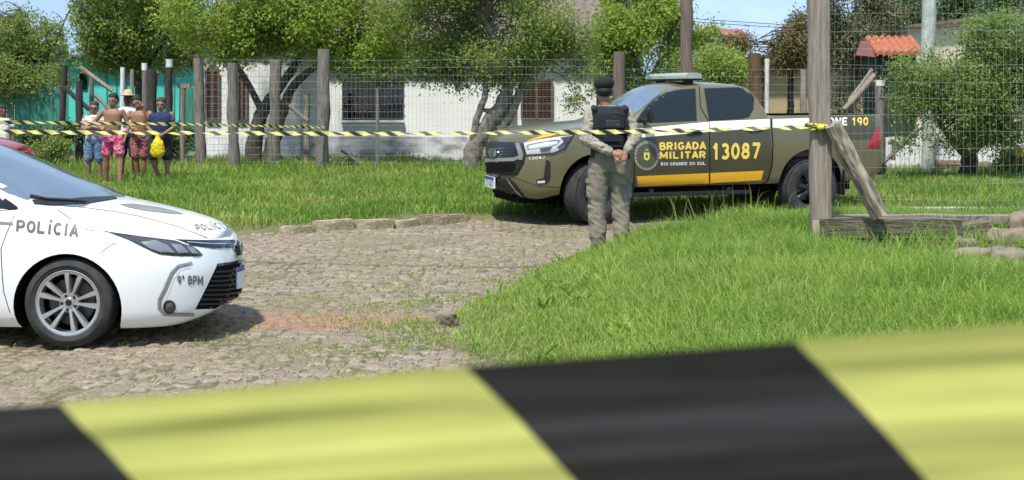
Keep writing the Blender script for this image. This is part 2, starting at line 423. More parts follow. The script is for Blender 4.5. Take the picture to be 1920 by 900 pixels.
# kerb stones
m_kerb = mat('kerb_stone', (.42, .34, .24), c2=(.22, .19, .11), scale=7, rough=.9, bump=.8, bscale=25)
kp = [(527, 437, 583, 433), (585, 432, 660, 428.5), (663, 428, 735, 425), (738, 424.5, 780, 421), (783, 421, 876, 413)]
for i, (a0, b0, a1, b1) in enumerate(kp):
    def gp(px, py): Y = F * 1.7 / (py - HY); return Vector(((px - 960) / F * Y, Y, 0))
    p0, p1 = gp(a0, b0), gp(a1, b1); c = (p0 + p1) / 2; d_ = p1 - p0
    rz = math.atan2(d_.y, d_.x); hh = [.06, .10, .085, .06, .09][i]
    q = MB().box((0, 0, 0), (d_.length + .02, .15, hh + .1), rot=Matrix.Rotation([.05, -.01, .02, -.03, .05][i], 3, 'Y'), bev=.02)
    bmesh.ops.subdivide_edges(q.bm, edges=q.bm.edges[:], cuts=2, use_grid_fill=True)
    for v in q.bm.verts: v.co += Vector(noise.noise_vector(v.co * 7 + Vector((i * 5, 0, 0)))) * .014
    o = q.build('kerb_stone', m_kerb, smooth=50); o.location = (c.x, c.y + .06, gzf(c.x, c.y - .1) + hh / 2 - .04); o.rotation_euler.z = rz
    tag(o, ['short tilted kerb stone at the left end of the row', 'longest straight kerb stone, second from the left end', 'middle kerb stone of the row under the far grass', 'short low kerb stone, second from the right end', 'kerb stone at the right end, closest to the pickup'][i], 'kerb stone', 'kerb stones along the far grass')
# ================================================================ vehicles
def mirror_half(bm):
    g = bm.verts[:] + bm.edges[:] + bm.faces[:]
    r = bmesh.ops.duplicate(bm, geom=g)
    vs = [e for e in r['geom'] if isinstance(e, bmesh.types.BMVert)]
    for v in vs: v.co.y *= -1
    bmesh.ops.reverse_faces(bm, faces=[e for e in r['geom'] if isinstance(e, bmesh.types.BMFace)])
    bmesh.ops.remove_doubles(bm, verts=bm.verts, dist=3e-4)
    bmesh.ops.dissolve_degenerate(bm, dist=3e-4, edges=bm.edges)
    bmesh.ops.recalc_face_normals(bm, faces=bm.faces)
def shell(zlow, zsh, zc, wt, wx, xn, xt, xcf, xcr, nf, nr, vp=2.2, tl=None):
    """closed car hull: stacked plan outlines from sill to shoulder, crowned top"""
    tl = tl or [0, .04, .1, .18, .27, .36, .45, .54, .62, .7, .77, .83, .88, .92, .955, .98, 1.0]
    NA = 22
    S = [('f', R(90) * (i / NA)) for i in range(NA)] + [('m', i / 44) for i in range(45)] + [('r', R(90) * (1 - i / NA)) for i in range(1, NA + 1)]
    def pt(s, t):
        k, a = s; w_ = cur(t, wt)
        if k == 'f':
            x = xcf + (cur(t, xn) - xcf) * max(0, math.cos(a)) ** (2 / nf); y = math.sin(a) ** (2 / nf) if a > 0 else 0
        elif k == 'm': x = xcf + (xcr - xcf) * a; y = 1
        else:
            x = xcr + (cur(t, xt) - xcr) * max(0, math.cos(a)) ** (2 / nr); y = math.sin(a) ** (2 / nr) if a > 1e-6 else 0
        xx = x
        return x, y * w_ * cur(xx, wx)
    bm = bmesh.new(); cols = []
    for s in S:
        x0, _ = pt(s, .5)
        zl, zs = cur(x0, zlow), cur(x0, zsh)
        c = []
        xb, yb = pt(s, 0)
        for v in (0, .5, .85): c.append((xb, yb * v, zl))
        for t in tl:
            x, y = pt(s, t); c.append((x, y, zl + (zs - zl) * t))
        x, y = pt(s, 1)
        zcv = cur(x, zc)
        for v in (.97, .93, .87, .78, .66, .5, .34, .17, 0):
            c.append((x, y * v, zs + (zcv - zs) * (1 - v ** vp) * (1 if y > 0.02 else 0)))
        cols.append([bm.verts.new(p) for p in c])
    for a, b_ in zip(cols[:-1], cols[1:]):
        for i in range(len(a) - 1):
            bm.faces.new((a[i], b_[i], b_[i + 1], a[i + 1]))
    mirror_half(bm)
    return bm
def loft(stations, half):
    """half(x) -> list of (y,z) from bottom centre round to top centre"""
    bm = bmesh.new(); cols = []
    for x in stations:
        h = half(x)
        for _ in range(2):
            q = [h[0]]
            for i in range(len(h) - 1):
                a, b_ = h[i], h[i + 1]
                if i > 0: q.append((a[0] * .8 + b_[0] * .2, a[1] * .8 + b_[1] * .2))
                if i < len(h) - 2: q.append((a[0] * .2 + b_[0] * .8, a[1] * .2 + b_[1] * .8))
            q.append(h[-1]); h = q
        cols.append([bm.verts.new((x, y, z)) for y, z in h])
    for a, b_ in zip(cols[:-1], cols[1:]):
        for i in range(len(a) - 1): bm.faces.new((a[i], b_[i], b_[i + 1], a[i + 1]))
    bm.faces.new(cols[0]); bm.faces.new(cols[-1][::-1])
    mirror_half(bm)
    return bm
def finish(bm, name, mats, parent, cutters=(), smooth=35):
    me = bpy.data.meshes.new(name); bm.to_mesh(me); bm.free()
    o = link(name, me, mats, parent)
    tmp = []
    for cbm in cutters:
        cm = bpy.data.meshes.new('cut'); cbm.to_mesh(cm); cbm.free(); cm.materials.append(mats[1])
        co = bpy.data.objects.new('cut', cm); col.objects.link(co); co.parent = parent; tmp.append(co)
        md = o.modifiers.new('b', 'BOOLEAN'); md.object = co; md.operation = 'DIFFERENCE'; md.solver = 'EXACT'; md.material_mode = 'TRANSFER'
    if tmp:
        bpy.context.view_layer.update()
        dg = bpy.context.evaluated_depsgraph_get(); dg.update()
        nm = bpy.data.meshes.new_from_object(o.evaluated_get(dg)); o.modifiers.clear(); o.data = nm; nm.name = name
        for c in tmp: bpy.data.objects.remove(c)
    o.data.shade_smooth(); o.data.set_sharp_from_angle(angle=R(smooth))
    return o
def world_bvh(objs):
    V = []; Fc = []
    for o in objs:
        k = len(V); M = o.matrix_world
        V += [M @ v.co for v in o.data.vertices]; Fc += [[k + i for i in p.vertices] for p in o.data.polygons]
    return BVHTree.FromPolygons(V, Fc)
def px_ray(u, v):
    return Vector((0, 0, CAMZ)), (P(u, v, 1) - Vector((0, 0, CAMZ))).normalized()
def loc_ray(root, axis, sgn):
    M = root.matrix_world
    def f(u, v):
        if axis == 'y': o, d = Vector((u, 4 * sgn, v)), Vector((0, -sgn, 0))
        elif axis == 'z': o, d = Vector((u, v, 4)), Vector((0, 0, -1))
        else: o, d = Vector((7 * sgn, u, v)), Vector((-sgn, 0, 0))
        return M @ o, (M.to_3x3() @ d).normalized()
    return f
def inpoly(x, y, p):
    c = False; j = len(p) - 1
    for i in range(len(p)):
        if ((p[i][1] > y) != (p[j][1] > y)) and x < (p[j][0] - p[i][0]) * (y - p[i][1]) / (p[j][1] - p[i][1]) + p[i][0]: c = not c
        j = i
    return c
def tri_outline(out, sp):
    pts = []; n = len(out)
    for i in range(n):
        a, b_ = out[i], out[(i + 1) % n]; L_ = math.hypot(b_[0] - a[0], b_[1] - a[1]); k = max(1, int(L_ / sp))
        for j in range(k): pts.append((a[0] + (b_[0] - a[0]) * j / k, a[1] + (b_[1] - a[1]) * j / k))
    nb = len(pts); edges = [(i, (i + 1) % nb) for i in range(nb)]
    xs = [p[0] for p in out]; ys = [p[1] for p in out]
    x = min(xs) + sp * .5
    ip = []
    while x < max(xs):
        y = min(ys) + sp * .5
        while y < max(ys):
            if inpoly(x, y, out) and min((x - q[0]) ** 2 + (y - q[1]) ** 2 for q in pts) > (sp * .4) ** 2: ip.append((x, y))
            y += sp
        x += sp
    r = delaunay_2d_cdt([Vector(p) for p in pts + ip], edges, [], 1, 1e-5)
    V = [tuple(v) for v in r[0]]; T = [tuple(f) for f in r[2]]
    return V, T
def edist(p, out):
    m = 1e9; n = len(out)
    for i in range(n):
        a, b_ = out[i], out[(i + 1) % n]; dx, dy = b_[0] - a[0], b_[1] - a[1]; L2 = dx * dx + dy * dy + 1e-12
        t = max(0, min(1, ((p[0] - a[0]) * dx + (p[1] - a[1]) * dy) / L2)); m = min(m, math.hypot(p[0] - a[0] - dx * t, p[1] - a[1] - dy * t))
    return m
def decal(bvh, root, name, m, out=None, ray=px_ray, VT=None, off=.003, sp=5.0, bulge=0.0, bw=4.0, skirt=0.0, mirror=False, parent=None, smooth=40):
    """lays a panel on the real surface: outline -> triangles -> dropped on the hull, given thickness"""
    V, T = VT if VT else tri_outline(out, sp)
    W = []; Nn = []; last = None
    hits = [bvh.ray_cast(*ray(*p)) for p in V]
    good = [h[3] for h in hits if h[0] is not None]
    md = sorted(good)[len(good) // 2] if good else 10
    for p, h in zip(V, hits):
        if h[0] is None:
            o_, d_ = ray(*p); q = o_ + d_ * md; nr = bvh.find_nearest(q); h = (nr[0], nr[1])
        nn = h[1]; o_, d_ = ray(*p)
        if nn.dot(d_) > 0: nn = -nn
        e = off + (bulge * smooth1(edist(p, out) / bw) if bulge and out else 0)
        W.append(h[0] + nn * e); Nn.append(nn)
    bm = bmesh.new(); inv = root.matrix_world.inverted()
    vs = [bm.verts.new(inv @ w_) for w_ in W]
    R3 = inv.to_3x3()
    for t in T:
        try: bm.faces.new([vs[i] for i in t])
        except ValueError: pass
    if skirt > 0:
        be = [e for e in bm.edges if len(e.link_faces) == 1]
        idx = {v: i for i, v in enumerate(vs)}; low = {}
        for e in be:
            for v in e.verts:
                if v not in low: low[v] = bm.verts.new(v.co - (R3 @ Nn[idx[v]]) * (skirt + off))
        for e in be:
            a, b_ = e.verts
            bm.faces.new((a, b_, low[b_], low[a]))
    bmesh.ops.recalc_face_normals(bm, faces=bm.faces)
    # outward facing
    s = sum((f.normal.dot(R3 @ Nn[0]) * f.calc_area()) for f in bm.faces if f.calc_area() > 0)
    if s < 0: bmesh.ops.reverse_faces(bm, faces=bm.faces)
    me = bpy.data.meshes.new(name); bm.to_mesh(me)
    o = link(name, me, m, parent or root, smooth=smooth)
    if mirror:
        for v in bm.verts: v.co.y *= -1
        bmesh.ops.reverse_faces(bm, faces=bm.faces)
        m2_ = bpy.data.meshes.new(name); bm.to_mesh(m2_); link(name, m2_, m, parent or root, smooth=smooth)
    bm.free()
    return o
def text_on(bvh, root, s, m, quad, bold=.02, name='lettering', ray=px_ray, off=.004, parent=None, shear=0.0, space=1.0):
    """quad: bottom-left, bottom-right, top-right, top-left"""
    V, T = text_mesh(s, bold, shear, space)
    bl, br, tr, tl_ = quad
    def mp_(u, v): return tuple((bl[i] * (1 - u) + br[i] * u) * (1 - v) + (tl_[i] * (1 - u) + tr[i] * u) * v for i in (0, 1))
    return decal(bvh, root, name, m, VT=([mp_(*p) for p in V], T), ray=ray, off=off, parent=parent)
def strip(pts, w_):
    """thin outline along a polyline"""
    L_, R_ = [], []
    for i, p in enumerate(pts):
        a = pts[max(0, i - 1)]; b_ = pts[min(len(pts) - 1, i + 1)]
        dx, dy = b_[0] - a[0], b_[1] - a[1]; l = math.hypot(dx, dy); nx, ny = -dy / l * w_ / 2, dx / l * w_ / 2
        L_.append((p[0] + nx, p[1] + ny)); R_.append((p[0] - nx, p[1] - ny))
    return L_ + R_[::-1]
def circ(cx, cy, rx, ry, n=28): return [(cx + rx * math.cos(2 * math.pi * i / n), cy + ry * math.sin(2 * math.pi * i / n)) for i in range(n)]
def rrect(x0, y0, x1, y1, r, n=4):
    o = []
    for cx, cy, a in ((x1 - r, y0 + r, -90), (x1 - r, y1 - r, 0), (x0 + r, y1 - r, 90), (x0 + r, y0 + r, 180)):
        for k in range(n + 1): t = R(a + 90 * k / n); o.append((cx + r * math.cos(t), cy + r * math.sin(t)))
    return o

def arc(cx, cy, rx, ry, a0, a1, n=10): return [(cx + rx * math.cos(R(a0 + (a1 - a0) * i / n)), cy + ry * math.sin(R(a0 + (a1 - a0) * i / n))) for i in range(n + 1)]
GL = {
 'B': [[(.1, .09), (.1, .91)], [(.1, .91), (.5, .91)] + arc(.5, .71, .3, .2, 90, -90) + [(.1, .51)], [(.1, .51), (.52, .51)] + arc(.54, .3, .34, .21, 90, -90) + [(.1, .09)]],
 'R': [[(.1, 0), (.1, .91), (.55, .91)] + arc(.55, .69, .31, .22, 90, -90) + [(.1, .47)], [(.5, .47), (.88, 0)]],
 'I': [[(.5, 0), (.5, 1)]],
 'G': [arc(.5, .5, .41, .41, 40, 330, 18) + [(.9, .30), (.9, .44), (.55, .44)]],
 'A': [[(.06, 0), (.5, .97), (.94, 0)], [(.2, .30), (.8, .30)]],
 'D': [[(.1, .09), (.1, .91), (.42, .91)] + arc(.42, .5, .46, .41, 90, -90, 14) + [(.1, .09)]],
 'M': [[(.09, 0), (.09, .93), (.5, .25), (.91, .93), (.91, 0)]],
 'L': [[(.12, 1), (.12, .09), (.9, .09)]],
 'T': [[(.03, .91), (.97, .91)], [(.5, .91), (.5, 0)]],
 'O': [arc(.5, .5, .41, .41, 0, 360, 24)], '0': [arc(.5, .5, .38, .41, 0, 360, 24)],
 'P': [[(.1, 0), (.1, .91), (.55, .91)] + arc(.55, .66, .33, .25, 90, -90) + [(.1, .41)]],
 'E': [[(.9, .09), (.1, .09), (.1, .91), (.9, .91)], [(.1, .5), (.8, .5)]],
 'F': [[(.1, 0), (.1, .91), (.9, .91)], [(.1, .48), (.78, .48)]],
 'N': [[(.1, 0), (.1, .96), (.9, .04), (.9, 1)]],
 'S': [arc(.5, .7, .36, .21, 20, 270, 12) + arc(.5, .29, .38, .20, 90, -160, 12)[0:]],
 'U': [[(.1, 1), (.1, .4)] + arc(.5, .4, .4, .31, 180, 360, 12) + [(.9, 1)]],
 'C': [arc(.52, .5, .42, .41, 45, 315, 18)],
 'Í': [[(.5, 0), (.5, .82)], [(.35, 1.0), (.95, 1.22)]],
 'Z': [[(.08, .91), (.92, .91), (.08, .09), (.94, .09)]],
 '1': [[(.6, 0), (.6, .96), (.22, .7)]],
 '3': [arc(.46, .71, .34, .20, 150, -90, 14), arc(.48, .30, .38, .21, 90, -150, 14)],
 '4': [[(.72, 0), (.72, .93), (.1, .3), (.95, .3)]],
 '7': [[(.08, .91), (.9, .91), (.4, 0)]],
 '8': [arc(.5, .71, .30, .20, 0, 360, 18), arc(.5, .29, .37, .21, 0, 360, 18)],
 '9': [arc(.5, .66, .37, .25, 0, 360, 20), arc(.42, .45, .45, .36, 30, -80, 10)],
 'º': [arc(.4, .82, .22, .13, 0, 360, 14)],
}
GW = {'I': .42, 'Í': .42, '1': .8, 'M': 1.2, 'º': .6}
def text_mesh(s, bold=0.0, shear=0.0, space=1.0):
    """block lettering from strokes of even width, overlapping strokes merged"""
    st = .115 + bold; adv = 0; faces = []; pts = []
    for ch in s:
        if ch == ' ': adv += .45; continue
        gw = GW.get(ch, .92) * .8
        for pl_ in GL[ch]:
            q = [(adv + p[0] * gw + shear * p[1] * .3, p[1]) for p in pl_]
            for i in range(len(q) - 1):
                (x0, y0), (x1, y1) = q[i], q[i + 1]; l = math.hypot(x1 - x0, y1 - y0)
                if l < 1e-6: continue
                e0 = st * .3 if i > 0 else 0; e1 = st * .3 if i < len(q) - 2 else 0
                dx, dy = (x1 - x0) / l, (y1 - y0) / l; nx, ny = -dy * st * .62, dx * st * .62
                a = (x0 - dx * e0, y0 - dy * e0); b_ = (x1 + dx * e1, y1 + dy * e1); k = len(pts)
                pts += [(a[0] + nx, a[1] + ny), (a[0] - nx, a[1] - ny), (b_[0] - nx, b_[1] - ny), (b_[0] + nx, b_[1] + ny)]
                faces.append([k, k + 1, k + 2, k + 3])
        adv += gw + .20 * space
    adv -= .20 * space
    r = delaunay_2d_cdt([Vector(p) for p in pts], [], faces, 0, 1e-6)
    quads = [[pts[i] for i in f] for f in faces]; T = []
    for f in r[2]:
        cx = sum(r[0][i][0] for i in f) / 3; cy = sum(r[0][i][1] for i in f) / 3
        if any(inpoly(cx, cy, q_) for q_ in quads): T.append(tuple(f))
    used = sorted({i for t in T for i in t}); rm = {i: k for k, i in enumerate(used)}
    return [(r[0][i][0] / adv, r[0][i][1]) for i in used], [tuple(rm[i] for i in t) for t in T]

m_white = mat('white_paint', (.80, .80, .79), rough=.35, var=.015, coat=.7, scale=2)
m_olive = mat('olive_paint', (.165, .148, .080), rough=.3, var=.05, coat=.55, scale=2, metal=.25)
m_olive_dark = mat('olive_door_wrap', (.062, .056, .028), rough=.32, var=.05, coat=.45, scale=2)
m_liner = mat('wheel_well_black', (.008, .008, .008), rough=.95, spec=.1)
m_black = mat('black_plastic', (.014, .014, .015), rough=.5, bump=.1, bscale=80)
m_gloss_black = mat('gloss_black', (.008, .008, .009), rough=.12, coat=.5)
m_tyre = mat('tyre_rubber', (.022, .022, .023), c2=(.045, .042, .038), rough=.85, scale=9, bump=.2, bscale=60)
m_rim = mat('machined_alloy', (.55, .55, .55), rough=.3, metal=.75, var=.03)
m_rim_dark = mat('dark_alloy', (.05, .05, .055), rough=.4, metal=.6)
m_chrome = mat('chrome', (.75, .76, .78), rough=.12, metal=1, var=.02)
m_disc = mat('brake_steel', (.10, .095, .09), rough=.4, metal=.8)
m_plate = mat('plate_white', (.72, .74, .80), rough=.4, var=.03)
m_plate_blue = mat('plate_blue', (.03, .07, .30), rough=.4)
m_yellow = mat('amber_vinyl', (.80, .42, .015), rough=.4, var=.04, coat=.3)
m_yel_txt = mat('yellow_lettering', (.85, .62, .11), rough=.45, var=.06)
m_stripe = mat('white_vinyl', (.82, .80, .70), rough=.4, var=.03)
m_wtxt = mat('white_lettering', (.72, .74, .85), rough=.5)
m_gtxt = mat('grey_lettering', (.13, .13, .13), rough=.5)
m_seal = mat('emblem_grey', (.36, .36, .31), rough=.5, var=.25, scale=60)
m_seal_in = mat('emblem_olive', (.10, .10, .06), rough=.5, var=.2, scale=60)
m_lime = mat('emblem_yellow', (.72, .72, .12), rough=.5)
m_red = mat('red_lens', (.42, .008, .02), rough=.12, coat=.8)
m_redpaint = mat('red_paint', (.30, .012, .014), rough=.25, coat=.8, var=.05)
m_silver = mat('silver_trim', (.42, .42, .42), rough=.3, metal=.7)
m_tan = mat('tan_pinstripe', (.32, .24, .13), rough=.5)
m_cream = mat('cream_vinyl', (.74, .70, .60), rough=.4, var=.02)
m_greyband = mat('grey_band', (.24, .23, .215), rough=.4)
m_lightbar = mat('pale_grey_plastic', (.34, .38, .32), rough=.35, coat=.4)
def glassmat(name, c, rough=.04, ior=1.6):
    m = bpy.data.materials.new(name); m.use_nodes = True; b = m.node_tree.nodes['Principled BSDF']
    n = m.node_tree; nz = n.nodes.new('ShaderNodeTexNoise'); nz.inputs['Scale'].default_value = 1.5
    tc_ = n.nodes.new('ShaderNodeTexCoord'); n.links.new(tc_.outputs['Object'], nz.inputs['Vector'])
    cr_ = n.nodes.new('ShaderNodeValToRGB'); cr_.color_ramp.elements[0].color = (*[x * .7 for x in c], 1); cr_.color_ramp.elements[1].color = (*[x * 1.3 for x in c], 1)
    n.links.new(nz.outputs['Fac'], cr_.inputs[0]); n.links.new(cr_.outputs[0], b.inputs['Base Color'])
    b.inputs['Roughness'].default_value = rough; b.inputs['IOR'].default_value = ior; b.inputs['Coat Weight'].default_value = .3; b.inputs['Coat Roughness'].default_value = .02
    return m
m_glass = glassmat('tinted_glass', (.008, .011, .014), ior=1.5)
m_windshield = glassmat('windshield_glass', (.10, .135, .18), ior=2.1, rough=.08)  # blue-grey base colour lightened to paint in the sky's reflection
m_lamp = glassmat('lamp_lens', (.55, .57, .58), ior=1.5, rough=.1)
m_lamp_dark = glassmat('lamp_dark', (.06, .065, .07), ior=1.5, rough=.08)

def make_wheel(root, x, y, z, r_, wd, rim_r, style, side):
    """side = +1 when the outer face looks towards +y"""
    wroot = bpy.data.objects.new('wheel', None); col.objects.link(wroot); wroot.parent = root; wroot.location = (x, y, z); wroot.empty_display_size = .1
    h = wd / 2; s = side
    prof = [(rim_r - .012, -h * .8), (rim_r + .01, -h * .92), (r_ - .05, -h), (r_ - .012, -h * .86), (r_, -h * .7)]
    for k in range(-3, 4):
        c_ = k * h * .2
        prof += [(r_, c_ - h * .07), (r_ - .007, c_ - h * .05), (r_ - .007, c_ + h * .02), (r_, c_ + h * .04)]
    prof += [(r_, h * .7), (r_ - .012, h * .86), (r_ - .05, h), (rim_r + .03, h * .97), (rim_r + .012, h * .93), (rim_r - .005, h * .86), (rim_r - .012, h * .8)]
    q = MB().lathe([(a, b_ * s) for a, b_ in prof], axis='Y', n=56)
    nt_ = 64                                                     # tread blocks on the shoulder
    for k in range(nt_ if style == 'six' else 0):
        t = 2 * math.pi * k / nt_
        M = Matrix.Rotation(-t, 3, 'Y')
        for hh in (h * .8, -h * .8):
            q.box(M @ Vector((r_ - .008, hh, 0)), (.014, h * .28, .6 * 2 * math.pi * r_ / nt_), rot=M)
    q.build('tyre', m_tyre, wroot, smooth=35)
    rb = MB()
    rb.lathe([(rim_r - .03, -h * .8), (rim_r - .012, -h * .85), (rim_r - .008, s * h * .2), (rim_r - .003, s * h * .86), (rim_r - .009, s * h * .88), (rim_r - .014, s * h * .78), (rim_r - .03, s * h * .1)], axis='Y', n=56)
    # spokes
    ns = {'ten': 10, 'six': 6}[style]
    for k in range(ns):
        if style == 'ten':
            t = 2 * math.pi * ((k // 2) / 5) + (.235 if k % 2 else -.235) + .12; w0, w1, fy = .024, .040, .82
        else: t = 2 * math.pi * k / 6 + .3; w0, w1, fy = .05, .085, .55
        d_ = Vector((math.cos(t), 0, math.sin(t))); p_ = Vector((-math.sin(t), 0, math.cos(t)))
        rings = []
        for f_, wv, yo, th in ((.14, w0, .62, .05), (.4, w0 * .95, .74, .045), (.75, w1 * .95, fy, .04), (.97, w1 * 1.1, fy * .98, .04)):
            c = d_ * (rim_r * f_); yo_ = Vector((0, s * h * yo, 0)); b2 = Vector((0, -s * th, 0))
            rings.append([c + yo_ + p_ * wv / 2 * .75, c + yo_ - p_ * wv / 2 * .75, c + yo_ + b2 * .3 - p_ * wv / 2, c + yo_ + b2 - p_ * wv / 2 * .9, c + yo_ + b2 + p_ * wv / 2 * .9, c + yo_ + b2 * .3 + p_ * wv / 2])
        rb.rings(rings)
    rb.lathe([(.001, s * h * .70), (.034, s * h * .70), (.036, s * h * .64), (.07, s * h * .6), (.074, s * h * .2), (.001, s * h * .2)], axis='Y', n=24)
    rb.build('rim', m_rim if style == 'ten' else m_rim_dark, wroot, smooth=30)
    db = MB()
    db.lathe([(.001, s * h * .05), (rim_r - .07, s * h * .05), (rim_r - .07, -s * h * .12), (.001, -s * h * .12)], axis='Y', n=32)
    db.build('brake_disc', m_disc, wroot, smooth=30)
    bb = MB(); bb.lathe([(.001, -s * h * .5), (rim_r - .02, -s * h * .5), (rim_r - .02, -s * h * .55), (.001, -s * h * .55)], axis='Y', n=32)
    bb.build('backing_plate', m_liner, wroot, smooth=30)
    lb = MB()
    for k in range(5):
        t = 2 * math.pi * k / 5 + .75
        lb.lathe([(.012, s * h * .42), (.012, s * h * .66), (.007, s * h * .7), (.001, s * h * .7)], c=(.052 * math.cos(t), 0, .052 * math.sin(t)), axis='Y', n=8)
    lb.lathe([(.024, s * h * .7), (.022, s * h * .73), (.001, s * h * .74)], axis='Y', n=20)
    lb.build('lug_nuts', m_gloss_black, wroot, smooth=30)
    return wroot
def cyl_cut(x, z, r_, y0, y1, n=48):
    q = MB(); q.lathe([(.0001, y0), (r_, y0), (r_, y1), (.0001, y1)], c=(x, 0, z), axis='Y', n=n)
    bmesh.ops.remove_doubles(q.bm, verts=q.bm.verts, dist=.001); bmesh.ops.recalc_face_normals(q.bm, faces=q.bm.faces); return q.bm

# ---------------------------------------------------------------- white sedan
car = empty('police_car', (-3.095, 9.90, 0.0), R(-3))
tag(car, 'white police sedan entering at the left with POLÍCIA on its side', 'car')
TAIL = -3.66
bm = shell(zlow=[(.99, .20), (.85, .15), (.7, .125), (.3, .13), (-2.9, .15), (-3.3, .2), (TAIL, .3)],
           zsh=[(.99, .70), (.93, .71), (.85, .725), (.6, .765), (.3, .83), (0, .90), (-.3, .965), (-.8, .98), (-2.0, 1.0), (-3.0, 1.02), (TAIL, 1.0)],
           zc=[(.99, .70), (.95, .735), (.85, .785), (.6, .862), (.3, .925), (0, .975), (-.3, 1.0), (-3.0, 1.04), (TAIL, 1.0)],
           wt=[(0, .90), (.06, .955), (.2, .985), (.45, 1.0), (.7, .992), (.86, .962), (.95, .93), (1, .90)],
           wx=[(.95, .87), (.6, .88), (.2, .89), (-1.0, .885), (-2.8, .89), (TAIL, .85)],
           xn=[(0, .94), (.06, .975), (.18, .99), (.4, .99), (.6, .985), (.75, .965), (.88, .945), (.95, .93), (1, .905)],
           xt=[(0, TAIL + .12), (.3, TAIL), (.7, TAIL + .02), (.92, TAIL + .06), (1, TAIL + .14)],
           xcf=.08, xcr=-2.9, nf=2.35, nr=2.9)
body = finish(bm, 'body', [m_white, m_liner], car, [cyl_cut(0, .285, .385, .52, 1.2), cyl_cut(0, .285, .385, -1.2, -.52), cyl_cut(-2.70, .285, .385, .52, 1.2), cyl_cut(-2.70, .285, .385, -1.2, -.52)])
def half_sed(x):
    zb = .85; zbelt = cur(x, [(.15, .90), (-.1, .93), (-.33, .985), (-3.3, 1.0)])
    zt = cur(x, [(.04, .93), (0, .955), (-.1, 1.0), (-.5, 1.18), (-.83, 1.31), (-1.1, 1.40), (-1.5, 1.455), (-2.1, 1.43), (-2.6, 1.33), (-3.1, 1.13), (-3.35, 1.02)])
    ze = cur(x, [(-.2, zbelt + .002), (-.4, 1.03), (-.83, 1.235), (-1.15, 1.355), (-1.5, 1.385), (-2.1, 1.36), (-2.6, 1.26), (-3.1, 1.08), (-3.35, 1.0)])
    ze = max(ze, zbelt + .002); zt = max(zt, ze + .004)
    we = cur(ze, [(.96, .76), (1.1, .72), (1.385, .565)])
    wb = cur(x, [(.03, .50), (-.1, .66), (-.3, .75), (-.45, .775), (-3.3, .775)])
    we = min(we, wb - .01)
    return [(0, zb), (wb - .015, zb), (wb, zbelt), (we + .012, ze - .03 * (ze > 1.05)), (we - .05, (ze + zt) / 2 if zt - ze < .05 else ze + .03), (we * .55, ze + (zt - ze) * .8), (0, zt)]
xs = list(np.linspace(.03, -1.3, 34)) + list(np.linspace(-1.4, -3.35, 26))
cab = finish(loft(xs, half_sed), 'cabin', [m_white], car, smooth=50)
bpy.context.view_layer.update()
bv = world_bvh([body, cab]); bvc = world_bvh([cab]); bvb = world_bvh([body])
CT = tri_outline
decal(bvc, car, 'windshield', m_windshield, [(.0, 0), (-.01, -.3), (-.08, -.52), (-.24, -.68), (-.36, -.725), (-.8, -.655), (-1.2, -.57), (-1.27, -.3), (-1.29, 0), (-1.27, .3), (-1.2, .57), (-.8, .655), (-.36, .725), (-.24, .68), (-.08, .52), (-.01, .3)], ray=loc_ray(car, 'z', 1), off=.004, sp=.09, smooth=60)
decal(bv, car, 'wiper_cowl', m_black, [(60, 376), (110, 377), (150, 372), (213, 369), (219, 373), (160, 383), (100, 386), (64, 383)], off=.010, sp=5, skirt=.01)
wp = decal(bv, car, 'wiper', m_black, strip([(56, 370), (85, 376), (125, 378), (160, 380)], 2.6), off=.022, sp=4, skirt=.012)
decal(bvc, car, 'side_window', m_glass, [(-.62, 1.0), (-.50, 1.035), (-.95, 1.22), (-1.3, 1.33), (-2.0, 1.335), (-2.5, 1.24), (-2.75, 1.10), (-2.7, 1.05)], ray=loc_ray(car, 'y', -1), off=.004, sp=.08, mirror=True)
decal(bv, car, 'window_trim', m_gloss_black, [(-12, 358), (0, 365.5), (18, 377), (33.5, 388), (33, 393.5), (0, 395), (-12, 396)], off=.005, sp=5)
decal(bvc, car, 'rear_window', m_glass, [(-2.35, .5), (-2.35, -.5), (-3.1, -.6), (-3.1, .6)], ray=loc_ray(car, 'z', 1), off=.004, sp=.1)
gap = lambda pts, w_=1.3, b_=bvb: decal(b_, car, 'panel_gap', m_liner, strip(pts, w_), off=.0015, sp=4)
gap([(104, 391), (126, 406), (149, 423), (162, 430), (174, 432.5), (202, 434)])
gap([(189, 474), (205, 462), (218, 454)], 1.0)
decal(bvb, car, 'hood_stripe', m_cream, [(112, 388), (160, 391), (220, 399), (270, 408), (330, 425), (386, 446), (375, 447), (325, 436), (265, 420), (200, 404), (150, 395)], off=.002, sp=6)
decal(bvb, car, 'pinstripe', m_tan, strip([(112, 387), (160, 390), (220, 398), (262, 406), (330, 424), (388, 446)], 2.0), off=.003, sp=5)
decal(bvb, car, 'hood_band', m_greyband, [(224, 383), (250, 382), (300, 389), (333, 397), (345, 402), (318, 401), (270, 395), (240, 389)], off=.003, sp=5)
text_on(bvb, car, 'POLÍCIA', m_greyband, [(369, 433), (434, 428), (420, 417), (364, 421)], bold=.06)
decal(bvb, car, 'side_stripe', m_greyband, [(-30, 412), (0, 415), (24, 417), (25, 422.5), (0, 421), (-30, 419)], off=.003, sp=5)
text_on(bvb, car, 'POLÍCIA', m_gtxt, [(31, 433.5), (145.5, 444), (148, 420.5), (31.7, 412)], bold=.065, space=1.1, shear=.1)
text_on(bvb, car, '9º BPM', m_gtxt, [(332, 533), (380, 534.5), (380, 517), (332, 517)], bold=.06)
HL = [(197, 434), (242, 438), (285, 443), (327, 449), (354, 457), (372, 469), (380, 478), (377, 481), (326, 480.5), (298, 477), (268, 464), (240, 450)]
hl = decal(bvb, car, 'headlight', m_lamp_dark, HL, off=.002, sp=5, bulge=.012, bw=8, skirt=.01, mirror=True)
